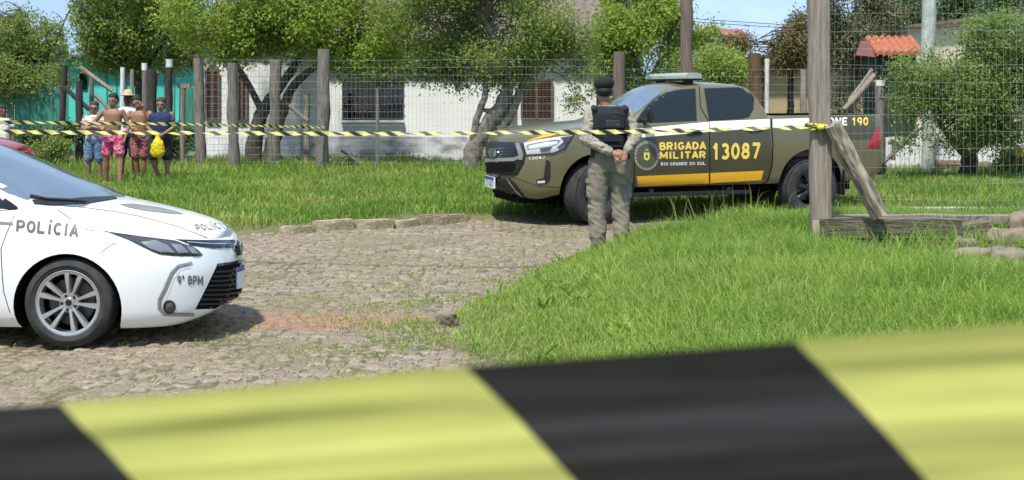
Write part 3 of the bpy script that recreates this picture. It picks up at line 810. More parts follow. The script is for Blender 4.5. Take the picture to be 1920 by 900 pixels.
for o_, mm in (([(262, 455), (290, 452), (312, 460), (326, 474), (300, 474), (278, 466)], m_lamp), ([(318, 458), (338, 460), (352, 474), (334, 476)], m_lamp), ([(347, 463), (360, 465), (370, 476), (358, 476)], m_lamp)):
    decal(bvb, car, 'reflector', m_silver, o_, off=.0155, sp=4, bulge=.006, bw=5, parent=hl, mirror=True)
decal(bvb, car, 'daytime_lamp', m_lamp, strip([(215, 437), (262, 444), (326, 452), (352, 461)], 2.2), off=.016, sp=4, parent=hl)
decal(bvb, car, 'grille_bar', m_gloss_black, [(328, 449), (385, 450.5), (437, 450), (449, 455), (451, 464), (400, 466), (362, 461)], off=.004, sp=4, skirt=.01)
decal(bvb, car, 'chrome_strip', m_chrome, strip([(350, 454.5), (390, 457.5), (434, 457.5)], 2.0), off=.008, sp=4)
decal(bvb, car, 'badge', m_chrome, circ(444.5, 467, 9, 16.5), off=.012, sp=3, bulge=.006, bw=4, skirt=.01)
decal(bvb, car, 'badge_field', m_gloss_black, circ(445, 467, 6.6, 13), off=.021, sp=3)
for pts in ([(438, 463), (445, 457), (452, 461)], [(445, 453), (444, 467), (446, 480)]):
    decal(bvb, car, 'badge_mark', m_chrome, strip(pts, 2), off=.025, sp=3)
GR = [(407, 497), (432, 494), (462.5, 487), (466, 500), (466, 545), (461, 563), (440, 572), (410, 578.5), (366, 580), (386, 541)]
gr = decal(bvb, car, 'lower_grille', m_liner, GR, off=.002, sp=6, skirt=.01)
for k in range(8):
    yy = 510 + k * 8.6; tt = (yy - 497) / 83
    x0 = 407 - 41 * tt + 3
    decal(bvb, car, 'grille_slat', m_black, strip([(x0, yy), (420, yy - 1), (445, yy - 4.5), (464, yy - 8.5)], 3.0), off=.009, sp=6, skirt=.006, parent=gr)
decal(bvb, car, 'grille_rim', m_gloss_black, strip([(407, 497), (432, 494), (463, 487)], 5), off=.008, sp=4, skirt=.01)
pl = decal(bvb, car, 'number_plate', m_plate, [(442, 503), (466.5, 493), (466.5, 535), (442, 542)], off=.011, sp=5, skirt=.008)
decal(bvb, car, 'plate_band', m_plate_blue, [(442, 503), (466.5, 493), (466.5, 502), (442, 511)], off=.0135, sp=5, parent=pl)
decal(bvb, car, 'bumper_vent', m_silver, strip([(360, 493), (334, 499), (321, 512), (309, 540), (298.5, 562), (298, 578), (308, 589.5), (364, 590.5)], 5.5), off=.004, sp=4, bulge=.004, bw=2.5, mirror=True)
decal(bvb, car, 'vent_shade', m_greyband, strip([(356, 496.5), (336, 502), (325, 515), (313, 543), (302.5, 564), (301.5, 576), (310, 586), (362, 587)], 1.6), off=.009, sp=4)
decal(bvb, car, 'fog_lamp', m_gloss_black, circ(317, 575, 11.5, 12.5), off=.012, sp=3, skirt=.01, mirror=True)
decal(bvb, car, 'fog_lens', m_lamp_dark, circ(317, 575, 8, 9), off=.018, sp=3, bulge=.01, bw=5)
decal(bvb, car, 'door_gap', m_liner, strip([(-.40, .93), (-.47, .7), (-.45, .4), (-.40, .2)], .006), ray=loc_ray(car, 'y', -1), off=.0015, sp=.06, mirror=True)
decal(bvb, car, 'tail_light', m_red, [(-3.3, .84), (-3.6, .82), (-3.62, .95), (-3.35, .97)], ray=loc_ray(car, 'y', -1), off=.004, sp=.05, mirror=True)
# headlight of the far side, the same shape turned over
MB().box((-1.5, 0, .30), (3.7, 1.20, .26)).build('underbody', m_liner, car)
for sx_, sy_ in ((0, -1), (0, 1), (-2.70, -1), (-2.70, 1)):
    make_wheel(car, sx_, sy_ * .765, .317, .317, .215, .238, 'ten', sy_)
for s_ in (-1, 1):
    q = MB().ell((-.80, s_ * .99, 1.02), (.07, .12, .075)); q.box((-.78, s_ * .88, .98), (.06, .14, .03), bev=.008); q.build('mirror', m_white, car, smooth=60)

# ---------------------------------------------------------------- olive pickup
HXZ = .10
hx = empty('police_pickup', (.70, 17.45, HXZ), R(197))
hx.scale = (1.025,) * 3; bpy.context.view_layer.update()
tag(hx, 'olive double-cab police pickup marked BRIGADA MILITAR 13087', 'pickup truck')
TL = -4.41; NS = .99
bm = shell(zlow=[(NS, .36), (.8, .32), (.45, .38), (0, .44), (-4.0, .48), (TL, .56)],
           zsh=[(NS, 1.10), (.9, 1.13), (.6, 1.175), (.2, 1.215), (-.2, 1.25), (-.7, 1.28), (-2.5, 1.32), (-2.62, 1.36), (TL, 1.37)],
           zc=[(NS, 1.10), (.96, 1.135), (.88, 1.17), (.6, 1.225), (.2, 1.265), (-.5, 1.31), (-2.4, 1.32), (-2.62, 1.36), (TL, 1.37)],
           wt=[(0, .93), (.05, .965), (.2, .985), (.5, 1.0), (.72, .995), (.84, .985), (.93, .965), (.98, .945), (1, .93)],
           wx=[(NS, .86), (.5, .915), (.2, .925), (-1, .915), (-3.2, .92), (TL, .90)],
           xn=[(0, .80), (.05, .88), (.16, .95), (.32, .985), (.5, .99), (.7, .98), (.85, .965), (.95, .95), (1, .925)],
           xt=[(0, TL + .1), (.06, TL + .04), (.2, TL), (1, TL + .02)],
           xcf=.12, xcr=-3.9, nf=2.9, nr=6)
bedcut = MB().box((-3.46, 0, 1.2), (1.56, 1.52, .8)).bm
body = finish(bm, 'body', [m_olive, m_liner], hx, [cyl_cut(-.12, .42, .475, .45, 1.3), cyl_cut(-.12, .42, .475, -1.3, -.45), cyl_cut(-3.19, .44, .475, .5, 1.3), cyl_cut(-3.19, .44, .475, -1.3, -.5), bedcut])
def half_hx(x):
    zb = 1.1; zbelt = 1.27
    zt = cur(x, [(-.42, 1.285), (-.55, 1.33), (-1.05, 1.67), (-1.25, 1.775), (-1.5, 1.812), (-1.9, 1.82), (-2.2, 1.80), (-2.38, 1.77), (-2.56, 1.52), (-2.62, 1.33)])
    ze = cur(x, [(-.5, 1.275), (-.75, 1.38), (-1.12, 1.61), (-1.35, 1.70), (-1.6, 1.735), (-1.9, 1.74), (-2.2, 1.73), (-2.36, 1.70), (-2.55, 1.45), (-2.62, 1.30)])
    we = cur(ze, [(1.27, .835), (1.45, .785), (1.74, .665)])
    return [(0, zb), (.865, zb), (.868, zbelt - .02), (.86, zbelt), (we + .01, ze - .02), (we - .05, min(zt, ze + .035)), (we * .5, ze + (zt - ze) * .85), (0, max(zt, ze + .005))]
xs = list(np.linspace(-.42, -1.5, 26)) + list(np.linspace(-1.56, -2.3, 14)) + list(np.linspace(-2.34, -2.62, 14))
cab = finish(loft(xs, half_hx), 'cabin', [m_olive], hx, smooth=50)
bpy.context.view_layer.update()
bv = world_bvh([body, cab]); bvc = world_bvh([cab]); bvb = world_bvh([body])
D = lambda name, m, out, **k: decal(k.pop('b', bv), hx, name, m, out, **k)
D('door_wrap', m_olive_dark, [(1150, 262), (1204, 259), (1320, 248), (1444, 240), (1448, 300), (1440, 338), (1424, 347), (1330, 351), (1196, 355), (1150, 356)], off=.002, sp=9, mirror=True, b=bvb)
D('bed_wrap', m_olive_dark, [(1536, 218), (1641, 217), (1643, 262), (1536, 262)], off=.002, sp=9, b=bvb, mirror=True)
D('white_stripe', m_stripe, [(1150, 246), (1195, 241.5), (1240, 237), (1330, 228.5), (1443.5, 223.5), (1443.5, 239), (1330, 247), (1204, 257.5), (1150, 261)], off=.004, sp=7, mirror=True)
D('white_stripe', m_stripe, [(1448.5, 223.3), (1535, 221), (1535, 238), (1448.5, 239.5)], off=.004, sp=7, b=bvb, mirror=True)
D('amber_stripe', m_yellow, [(1193.5, 330.5), (1328.5, 324.5), (1328.5, 343.5), (1196.5, 349)], off=.005, sp=7, b=bvb, mirror=True)
D('amber_stripe', m_yellow, [(1331, 324.3), (1431.6, 320), (1427, 337.5), (1331, 343.3)], off=.005, sp=7, b=bvb, mirror=True)
W1 = [(1193, 229), (1202, 213), (1214, 199), (1232, 183), (1250, 173.5), (1270, 169.5), (1302, 167), (1304.5, 227), (1250, 229.5)]
W2 = [(1322, 166.5), (1390, 165.5), (1402, 166.5), (1409, 172), (1412, 184), (1410, 205), (1403, 217.5), (1392, 220.5), (1331, 225.5)]
def grow(o, k):
    cx = sum(p[0] for p in o) / len(o); cy = sum(p[1] for p in o) / len(o)
    r_ = []
    for p in o: d = math.hypot(p[0] - cx, p[1] - cy); r_.append((cx + (p[0] - cx) * (d + k) / d, cy + (p[1] - cy) * (d + k) / d))
    return r_
D('window_seal', m_black, grow(W1, 2.4), off=.002, sp=7, b=bvc, mirror=True)
D('window_seal', m_black, grow(W2, 2.4), off=.002, sp=7, b=bvc, mirror=True)
D('side_window', m_glass, W1, off=.005, sp=7, b=bvc, mirror=True)
D('side_window', m_glass, W2, off=.005, sp=7, b=bvc, mirror=True)
decal(bvc, hx, 'windshield', m_windshield, [(-.56, -.70), (-.50, -.4), (-.47, 0), (-.50, .4), (-.56, .70), (-.72, .74), (-1.1, .63), (-1.17, .58), (-1.20, 0), (-1.17, -.58), (-1.1, -.63), (-.72, -.74)], ray=loc_ray(hx, 'z', 1), off=.004, sp=.09)
gp_ = lambda pts, w_=1.3: D('panel_gap', m_liner, strip(pts, w_), off=.006, sp=6, b=bv)
gp_([(1311, 163), (1313, 200), (1329.5, 230), (1330.5, 290), (1331, 352)])
gp_([(1445.5, 222), (1449, 270), (1447, 310), (1440, 338), (1426, 350)], 2.0)
gp_([(1193, 232), (1189, 270), (1189, 350)])
EM = D('emblem', m_seal, circ(1212, 292, 23.5, 27.5, 36), off=.006, sp=5, b=bvb)
D('emblem_field', m_seal_in, circ(1212, 292, 14, 17), off=.008, sp=4, parent=EM, b=bvb)
D('emblem_ring', m_seal_in, strip(circ(1212, 292, 18.5, 22, 40) + [(1230.5, 292)], .9), off=.008, sp=4, parent=EM, b=bvb)
for k in range(22):
    t = 2 * math.pi * k / 22
    cx, cy = 1212 + 20.8 * math.cos(t), 292 + 24.8 * math.sin(t)
    D('emblem_mark', m_gtxt, [(cx - 1, cy - 1.2), (cx + 1, cy - 1.2), (cx + 1, cy + 1.2), (cx - 1, cy + 1.2)], off=.008, sp=4, parent=EM, b=bvb)
D('emblem_shield', m_lime, [(1206.5, 286), (1217.5, 286), (1217, 298), (1212, 301), (1207, 298)], off=.010, sp=4, parent=EM, b=bvb)
D('emblem_crest', m_seal, [(1207, 283), (1212, 277.5), (1217, 283)], off=.010, sp=4, parent=EM, b=bvb)
D('emblem_core', m_seal_in, [(1210, 290), (1214, 290), (1214, 296), (1210, 296)], off=.012, sp=4, parent=EM, b=bvb)
text_on(bvb, hx, 'BRIGADA', m_yel_txt, [(1237, 281.5), (1323, 279.5), (1323, 266), (1236.4, 267)], bold=.075, space=.9)
text_on(bvb, hx, 'MILITAR', m_yel_txt, [(1237, 298), (1322.5, 296), (1322.5, 283.5), (1237, 284.5)], bold=.075, space=.9)
text_on(bvb, hx, 'RIO GRANDE DO SUL', m_wtxt, [(1239, 310.5), (1322.5, 309), (1322.5, 303.3), (1239, 304.5)], bold=.06)
text_on(bvb, hx, '13087', m_yel_txt, [(1335, 299.5), (1424, 296.5), (1425, 267.5), (1335, 269.5)], bold=.065, space=1.0)
text_on(bvb, hx, 'FONE', m_stripe, [(1541, 235.5), (1589, 235), (1589, 220.5), (1541, 221)], bold=.06, space=1.0)
text_on(bvb, hx, '190', m_yel_txt, [(1597, 235), (1627.5, 235), (1627.5, 220), (1597, 220.5)], bold=.06)
text_on(bvb, hx, '13087', m_stripe, [(991, 300), (1022, 297), (1022, 291.5), (991, 294.5)], bold=.02)
# headlight (traced on the hull), turned over for the far side
H1 = [(981, 268), (1003, 263), (1030, 259), (1050, 256), (1073, 254), (1066, 268), (1056, 278), (1040, 285.5), (1020, 288), (988, 289.5)]
h_ = D('headlight', m_lamp, H1, off=.003, sp=5, bulge=.012, bw=6, skirt=.02, b=bvb, mirror=True)
D('headlight_rim', m_black, strip([(981, 268), (986, 291), (1020, 290), (1041, 287), (1058, 279), (1075, 253)], 2.6), off=.012, sp=4, b=bvb, parent=h_)
D('headlight_shadow', m_lamp_dark, [(1050, 258), (1072, 255), (1062, 270), (1050, 279), (1044, 276), (1056, 266)], off=.017, sp=4, b=bvb, parent=h_)
D('reflector', m_silver, [(988, 272), (1010, 267), (1040, 262), (1052, 263), (1044, 272), (1020, 277), (990, 281)], off=.017, sp=4, b=bvb, parent=h_, bulge=-.006, bw=5)
D('reflector', m_lamp_dark, [(1012, 279), (1022, 277), (1036, 275), (1030, 283), (1014, 285)], off=.017, sp=4, b=bvb, parent=h_)
# grille block
G0 = [(908, 271), (921, 265), (968, 267), (978, 268), (985, 290), (983, 306), (970, 329), (940, 329), (908, 326), (905, 300)]
gb = D('grille', m_black, G0, off=.006, sp=6, bulge=.02, bw=5, skirt=.02, b=bvb)
D('grille_mesh', m_gloss_black, [(912, 275), (967, 277), (971, 293), (966, 294), (909, 297)], off=.030, sp=6, b=bvb, parent=gb)
for k in range(3):
    D('grille_slat', m_black, strip([(911, 281 + 5 * k), (940, 281.5 + 5 * k), (968, 281 + 5 * k)], 1.6), off=.040, sp=6, b=bvb, parent=gb, skirt=.008)
D('grille_bar', m_greyband, [(908, 298), (966, 295.5), (975, 292), (974, 298), (966, 302), (907, 304)], off=.038, sp=5, b=bvb, parent=gb, skirt=.01)
D('grille_mesh', m_liner, [(908, 306), (964, 304), (970, 308), (964, 322), (912, 324), (907, 318)], off=.034, sp=6, b=bvb, parent=gb)
D('silver_frame', m_silver, [(969, 268), (977, 269), (984, 290), (982, 300), (974, 299), (975, 290)], off=.040, sp=5, b=bvb, parent=gb)
D('badge', m_chrome, strip(circ(929.5, 287, 6.0, 8.2, 24) + [(935.5, 287)], 2.2), off=.050, sp=4, b=bvb, parent=gb, skirt=.008)
D('badge', m_chrome, strip([(924.5, 283), (929.5, 285), (934.5, 283)], 2.2), off=.050, sp=4, b=bvb, parent=gb)
D('badge', m_chrome, strip([(929.5, 279), (929.5, 295)], 2.4), off=.052, sp=4, b=bvb, parent=gb)
pl = MB().box((1.012, .0, .50), (.02, .42, .15), bev=.004).build('number_plate', m_plate, hx)
MB().box((1.024, .0, .555), (.005, .40, .035)).build('plate_band', m_plate_blue, pl)
V_, T_ = text_mesh('IZI 4G07'); q = MB(); vs_ = [q.bm.verts.new((1.0245, -.17 + u * .34, .44 + v * .085)) for u, v in V_]
for t in T_: q.bm.faces.new([vs_[i] for i in t])
q.build('lettering', m_gtxt, pl)
D('bumper_lower', m_black, [(905, 333), (955, 333), (968, 345), (985, 372), (975, 377), (930, 371), (908, 362)], off=.006, sp=6, bulge=.012, bw=4, b=bvb, skirt=.01)
D('bumper_trim', m_silver, strip([(952, 333), (958, 343), (968, 356), (982, 369)], 2.6), off=.02, sp=4, b=bvb)
D('fog_lamp_housing', m_black, [(1024, 299), (1032, 303), (1032, 335), (1026, 344), (1006, 345), (1006, 337), (1019, 334)], off=.006, sp=5, b=bvb, skirt=.01, mirror=True)
D('fog_lamp', m_lamp, [(1008, 339), (1022, 338), (1022, 342.5), (1008, 343.5)], off=.014, sp=4, b=bvb, mirror=True)
D('hood_stripe', m_yellow, [(984, 266), (1000, 259.5), (1024, 252), (1050, 246.5), (1056, 249), (1026, 256.5)], off=.003, sp=5, b=bvb)
D('bumper_crease', m_olive_dark, strip([(960, 331), (975, 337), (1010, 349), (1050, 351)], 1.2), off=.003, sp=5, b=bvb)
D('tail_light', m_red, [(1627, 277), (1632, 262), (1641, 246), (1649, 238), (1651, 262), (1650, 278)], off=.006, sp=5, b=bvb, skirt=.02, bulge=.01, mirror=True)
for a, b_ in ((1285, 249), (1400, 242.5)):
    D('door_handle', m_black, [(a, b_ + 3), (a + 8, b_ - 4), (a + 26, b_ - 4.5), (a + 32, b_ - 1), (a + 31, b_ + 3.5), (a + 4, b_ + 5)], off=.01, sp=5, bulge=.025, bw=3, b=bvb, skirt=.02, mirror=True)
for s_ in (1, -1):
    q = MB().box((-.78, s_ * 1.02, 1.365), (.10, .23, .17), bev=.035); q.box((-.80, s_ * .90, 1.30), (.05, .14, .04)); q.build('mirror', m_black, hx, smooth=50)
    q = MB().box((-1.45, s_ * .86, .36), (1.7, .14, .05), bev=.015)
    for xx in (-.9, -2.0): q.box((xx, s_ * .76, .40), (.06, .2, .05))
    q.build('side_step', m_black, hx, smooth=40)
    q = MB(); arch = []
    MB().box((-3.68, s_ * .80, .46), (.02, .26, .34), bev=.004).build('mudflap', m_black, hx)
    MB().box((-.62, s_ * .80, .40), (.02, .24, .30), bev=.004).build('mudflap', m_black, hx)
MB().box((-1.6, 0, .46), (4.9, .9, .26)).box((.55, 0, .36), (.5, 1.1, .2)).build('chassis', m_liner, hx)
MB().box((-4.38, 0, .62), (.16, 1.5, .16), bev=.03).build('rear_bumper', m_black, hx, smooth=40)
lbq = MB(); sec = []
for y_, zz, dx in ((-.62, .0, .7), (-.58, .03, .9), (-.3, .045, 1), (0, .05, 1), (.3, .045, 1), (.58, .03, .9), (.62, 0, .7)):
    sec.append([(-1.6 + a * dx, y_, 1.855 + b_ * .8 * (1 + zz)) for a, b_ in ((.17, .0), (.165, .05), (.10, .092), (-.10, .092), (-.165, .05), (-.17, .0))])
lb_ = lbq.rings(sec).build('light_bar', m_lightbar, hx, smooth=40)
MB().box((-1.6, 0, 1.842), (.30, 1.16, .025)).box((-1.6, .45, 1.84), (.12, .06, .10)).box((-1.6, -.45, 1.84), (.12, .06, .10)).build('light_bar_base', m_black, hx)
for sx_, sy_ in ((-.12, 1), (-.12, -1), (-3.19, 1), (-3.19, -1)):
    w_ = make_wheel(hx, sx_, sy_ * .79, .3875, .3875, .265, .235, 'six', sy_)
    if sx_ > -1: w_.rotation_euler.z = R(20)
# ================================================================ people
def cap(q, a, ra, b_, rb, n=12, sq=None):
    """tapered limb with rounded ends; sq flattens it along y"""
    a, b_ = Vector(a), Vector(b_); d = (b_ - a); L_ = d.length; d.normalize()
    pts = []; rad = []
    for t in (-1, -.85, -.5): pts.append(a + d * ra * t); rad.append(ra * math.sqrt(max(0.02, 1 - t * t)))
    for t in (0, .33, .66, 1): pts.append(a + d * L_ * t); rad.append(ra + (rb - ra) * t)
    for t in (.5, .85, 1): pts.append(b_ + d * rb * t); rad.append(rb * math.sqrt(max(0.02, 1 - t * t)))
    q.tube(pts, rad, n=n)
def torso(q, st, n=20):
    """st: (z, rx, ry, cx, cy) stations, superelliptic rings"""
    rg = []
    for z, rx, ry, cx, cy in st:
        rg.append([(cx + rx * abs(math.cos(t)) ** .8 * (1 if math.cos(t) >= 0 else -1), cy + ry * abs(math.sin(t)) ** .9 * (1 if math.sin(t) >= 0 else -1), z) for t in [2 * math.pi * k / n for k in range(n)]])
    q.rings(rg)
def skin_mesh(q, name, m, parent, vox=.014, sm=4, wrinkle=0.0, wf=(9, 9, 16), seed=0, fold=None):
    bmesh.ops.recalc_face_normals(q.bm, faces=q.bm.faces)
    me = bpy.data.meshes.new(name); q.bm.to_mesh(me); q.bm.free()
    o = bpy.data.objects.new(name, me); col.objects.link(o)
    a = o.modifiers.new('r', 'REMESH'); a.mode = 'VOXEL'; a.voxel_size = vox
    b_ = o.modifiers.new('s', 'SMOOTH'); b_.factor = .6; b_.iterations = sm
    dg = bpy.context.evaluated_depsgraph_get(); dg.update()
    nm = bpy.data.meshes.new_from_object(o.evaluated_get(dg)); o.modifiers.clear(); o.data = nm; nm.name = name
    if wrinkle:
        nm.calc_loop_triangles()
        for v in nm.vertices:
            p = Vector((v.co.x * wf[0], v.co.y * wf[1], v.co.z * wf[2] + v.co.x * 6)) + Vector((seed, 0, 0))
            f = noise.noise(p) + .5 * noise.noise(p * 2.1)
            f = (1 - abs(f) * 2.2)
            v.co += v.normal * wrinkle * (f - .3)
    nm.materials.clear(); nm.materials.append(m); nm.shade_smooth()
    o.parent = parent
    return o
def hand(q, w_, d, side, k=1.0, curl=.5, inner=(0, 0, -1)):
    """palm and five curled fingers leaving the wrist w_ in direction d; 'inner' = where the palm faces"""
    w_ = Vector(w_); d = Vector(d).normalized(); inn = Vector(inner); inn = (inn - d * inn.dot(d)).normalized(); s = d.cross(inn) * side
    cap(q, w_ + d * .015 * k, .026 * k, w_ + d * .075 * k + s * .008, .030 * k, n=10)
    cap(q, w_ + d * .03 * k - s * .014, .019 * k, w_ + d * .085 * k - s * .026 * k, .016 * k, n=8)
    cap(q, w_ + d * .03 * k + s * .014, .019 * k, w_ + d * .085 * k + s * .026 * k, .016 * k, n=8)
    for i, (o_, L_) in enumerate(((.031, .070), (.011, .080), (-.010, .075), (-.030, .058))):
        p0 = w_ + d * .088 * k + s * o_ * k; c1 = curl * .9; c2 = curl * 2.0
        p1 = p0 + (d * math.cos(c1) + inn * math.sin(c1)) * L_ * .5 * k; p2 = p1 + (d * math.cos(c2) + inn * math.sin(c2)) * L_ * .5 * k
        cap(q, p0 - d * .02, .0095 * k, p1, .0088 * k, n=8); cap(q, p1, .0088 * k, p2, .0078 * k, n=8)
    p0 = w_ + d * .028 * k + s * .024 * k; p1 = p0 + (d * .7 + s * .6 + inn * .35).normalized() * .045 * k; p2 = p1 + (d * .9 + s * .05 + inn * .5).normalized() * .034 * k
    cap(q, p0, .0125 * k, p1, .0105 * k, n=8); cap(q, p1, .0105 * k, p2, .009 * k, n=8)
def head(q, c, f, turn=0.0, k=1.0):
    """skull, jaw, nose, ears, brow; f = +1 looks along +y, -1 towards the camera"""
    M = Matrix.Rotation(turn, 3, 'Z'); c = Vector(c)
    def at(x, y, z): return c + M @ Vector((x * k, y * f * k, z * k))
    q.ell(at(0, -.008, .025), (.076 * k, .095 * k, .100 * k), n=18)
    q.ell(at(0, .022, -.045), (.060 * k, .066 * k, .078 * k), n=14)
    q.ell(at(0, .055, -.090), (.028 * k, .024 * k, .022 * k), n=10)
    q.ell(at(0, .092, -.018), (.013 * k, .020 * k, .024 * k), n=10)
    q.ell(at(0, .082, -.058), (.024 * k, .014 * k, .010 * k), n=10)
    q.ell(at(0, .078, .022), (.048 * k, .016 * k, .011 * k), n=10)
    for s_ in (-1, 1): q.ell(at(.077 * s_, -.005, -.012), (.011 * k, .020 * k, .032 * k), n=10)
    return at
def face_bits(at, root, k=1.0, glasses=False):
    q = MB()
    for s_ in (-1, 1): q.ell(at(.029 * s_, .080, .003), (.012 * k, .008 * k, .006 * k), n=8)
    q.build('eyes', m_eye, root, smooth=60)
    q = MB()
    for s_ in (-1, 1): q.ell(at(.029 * s_, .088, .022), (.018 * k, .006 * k, .004 * k), n=8)
    q.build('eyebrows', m_hair, root, smooth=60)
    q = MB().ell(at(0, .093, -.058), (.021 * k, .006 * k, .006 * k), n=8); q.build('mouth', m_lip, root, smooth=60)
    if glasses:
        q = MB()
        for s_ in (-1, 1): q.ell(at(.032 * s_, .094, .004), (.028 * k, .010 * k, .020 * k), n=12); q.box(at(.072 * s_, .04, .008), (.006, .10, .008))
        q.box(at(0, .098, .010), (.02, .006, .006)); q.build('sunglasses', m_gloss_black, root, smooth=60)
SK1 = (.29, .15, .09); SK2 = (.19, .095, .06); SK3 = (.10, .050, .032); SK4 = (.31, .17, .115)
m_sk = {k: mat('skin_' + k, c, rough=.5, var=.08, scale=12, spec=.35) for k, c in (('tan', SK1), ('brown', SK2), ('dark', SK3), ('fair', SK4))}
m_eye = mat('eye_dark', (.02, .015, .012), rough=.2); m_hair = mat('black_hair', (.012, .010, .009), rough=.6, bump=.5, bscale=90)
m_hair2 = mat('reddish_brown_hair', (.075, .030, .018), rough=.6, bump=.5, bscale=90); m_lip = mat('lips', (.20, .07, .06), rough=.5)
m_shirt = mat('uniform_shirt', (.32, .295, .245), c2=(.23, .21, .17), rough=.9, scale=26, bump=.3, bscale=90, lo=.42, hi=.6)
m_trous = mat('uniform_trousers', (.225, .20, .155), c2=(.205, .18, .14), rough=.92, scale=14, bump=.3, bscale=160)
m_vest = mat('ballistic_vest', (.012, .014, .022), rough=.85, var=.2, scale=20, bump=.4, bscale=70)
m_boot = mat('boot_leather', (.012, .011, .010), rough=.5); m_beret = mat('dark_beret', (.010, .014, .011), rough=.95)

def legs(q, hips, knees, ankles, r=(.085, .058, .042), pel=True):
    for h, k_, a in zip(hips, knees, ankles):
        cap(q, h, r[0], k_, r[1], n=14)
        mid = Vector(k_).lerp(Vector(a), .3)
        cap(q, k_, r[1] * .95, mid, r[1] * .97, n=14); cap(q, mid, r[1] * .97, a, r[2], n=14)
def foot(q, a, f, tx=0.0, L_=.15):
    a = Vector(a); cap(q, a + Vector((0, -f * .04, -.045)), .036, a + Vector((tx, f * L_ * .55, -.052)), .032, n=10)
    cap(q, a + Vector((tx, f * L_ * .55, -.055)), .032, a + Vector((tx * 1.3, f * L_, -.06)), .022, n=10)
def arm(q, s, e, w_, r=(.048, .038, .026)):
    cap(q, s, r[0], e, r[1], n=12); m_ = Vector(e).lerp(Vector(w_), .3); cap(q, e, r[1], m_, r[1] * .98, n=12); cap(q, m_, r[1] * .98, w_, r[2], n=12)

# ---- the officer, seen from behind, hands clasped behind the back
ox, oy = .99, 13.0
off = empty('person', (ox, oy, gzf(ox, oy) - .005))
off.scale = (1.015,) * 3
tag(off, 'officer seen from behind in black vest and dark beret with hands clasped behind back', 'person')
HD = (-.055, .02, 1.655)
HIP = [(-.095, 0, .93), (.095, 0, .93)]; KN = [(-.125, .02, .50), (.115, .025, .50)]; AN = [(-.115, -.01, .10), (.12, -.01, .10)]
SH = [(-.20, .0, 1.43), (.185, .0, 1.43)]; EL = [(-.245, -.10, 1.17), (.255, -.09, 1.19)]; WR = [(.01, -.215, 1.035), (.15, -.205, 1.045)]
q = MB()
torso(q, [(.86, .15, .10, 0, 0), (.95, .165, .115, 0, 0), (1.08, .145, .10, 0, 0), (1.25, .165, .11, 0, 0), (1.38, .18, .105, 0, 0), (1.44, .14, .085, -.01, 0), (1.49, .065, .06, -.03, .0)])
cap(q, (-.03, 0, 1.46), .058, (-.05, .01, 1.57), .054)
at = head(q, HD, 1, turn=.12, k=1.08)
legs(q, HIP, KN, AN)
for a in AN: foot(q, a, 1)
for s_, e, w_ in zip(SH, EL, WR): arm(q, s_, e, w_)
hand(q, (.012, -.218, 1.032), (.88, -.12, -.30), 1, k=1.05, curl=.55, inner=(0, -.9, .3))
hand(q, (.148, -.20, 1.04), (-.86, -.34, -.42), -1, k=1.05, curl=.8, inner=(0, .8, .3))
skin_mesh(q, 'body', m_sk['tan'], off, vox=.007, sm=3)
# trousers with seams, pockets and folds
q = MB()
torso(q, [(.84, .165, .115, .0, 0), (.95, .185, .135, 0, 0), (1.05, .165, .122, 0, 0), (1.09, .158, .115, 0, 0)])
for h, k_, a, sg in zip(HIP, KN, AN, (-1, 1)):
    k_ = Vector(k_); a = Vector(a)
    cap(q, h, .118, k_, .095, n=18); cap(q, k_, .095, a + Vector((0, 0, .13)), .084, n=18); cap(q, a + Vector((0, 0, .13)), .086, a + Vector((0, 0, .03)), .074, n=18)
    q.box(k_ + Vector((sg * .075, -.02, .16)), (.055, .13, .19), bev=.015)
skin_mesh(q, 'trousers', m_trous, off, vox=.009, sm=3, wrinkle=.010, wf=(7, 7, 10), seed=3)
q = MB()
for sg, k_ in ((-1, KN[0]), (1, KN[1])): q.box(Vector(k_) + Vector((sg * .088, -.02, .245)), (.05, .14, .05), bev=.01)
q.build('pocket_flap', m_trous, off, smooth=40)
q = MB()
torso(q, [(1.02, .16, .118, 0, 0), (1.1, .158, .118, 0, 0), (1.25, .178, .125, 0, 0), (1.38, .19, .118, 0, 0), (1.45, .15, .095, -.01, 0), (1.50, .078, .072, -.03, 0)])
for s_, e, w_ in zip(SH, EL, WR):
    e, w_ = Vector(e), Vector(w_)
    cap(q, Vector(s_) + Vector((-.018 * (1 if s_[0] > 0 else -1), 0, -.015)), .066, e, .060, n=16); cap(q, e, .062, e.lerp(w_, .9), .044, n=16)
skin_mesh(q, 'shirt', m_shirt, off, vox=.009, sm=3, wrinkle=.010, wf=(14, 14, 22), seed=9)
q = MB()
torso(q, [(1.0, .11, .105, .0, -.02), (1.05, .150, .135, .0, -.01), (1.14, .178, .15, 0, 0), (1.3, .198, .158, 0, 0), (1.42, .195, .15, 0, 0), (1.475, .165, .125, -.01, 0), (1.495, .15, .11, -.01, 0)])
for sg in (-1, 1): cap(q, (sg * .155, -.09, 1.465), .034, (sg * .155, .07, 1.475), .034, n=10)
ve = skin_mesh(q, 'vest', m_vest, off, vox=.010, sm=2, wrinkle=.004, wf=(5, 5, 26), seed=5)
q = MB().box((0.005, -.162, 1.33), (.26, .018, .10), bev=.006); q.box((.005, -.165, 1.16), (.24, .022, .03), bev=.006); q.box((.005, -.165, 1.10), (.22, .022, .025), bev=.006); q.box((.155, -.13, 1.30), (.05, .06, .14), bev=.012)
q.build('vest_panel', m_vest, off, smooth=40)
V, T = text_mesh('BRIGADA'); V2, T2 = text_mesh('MILITAR')
q = MB()
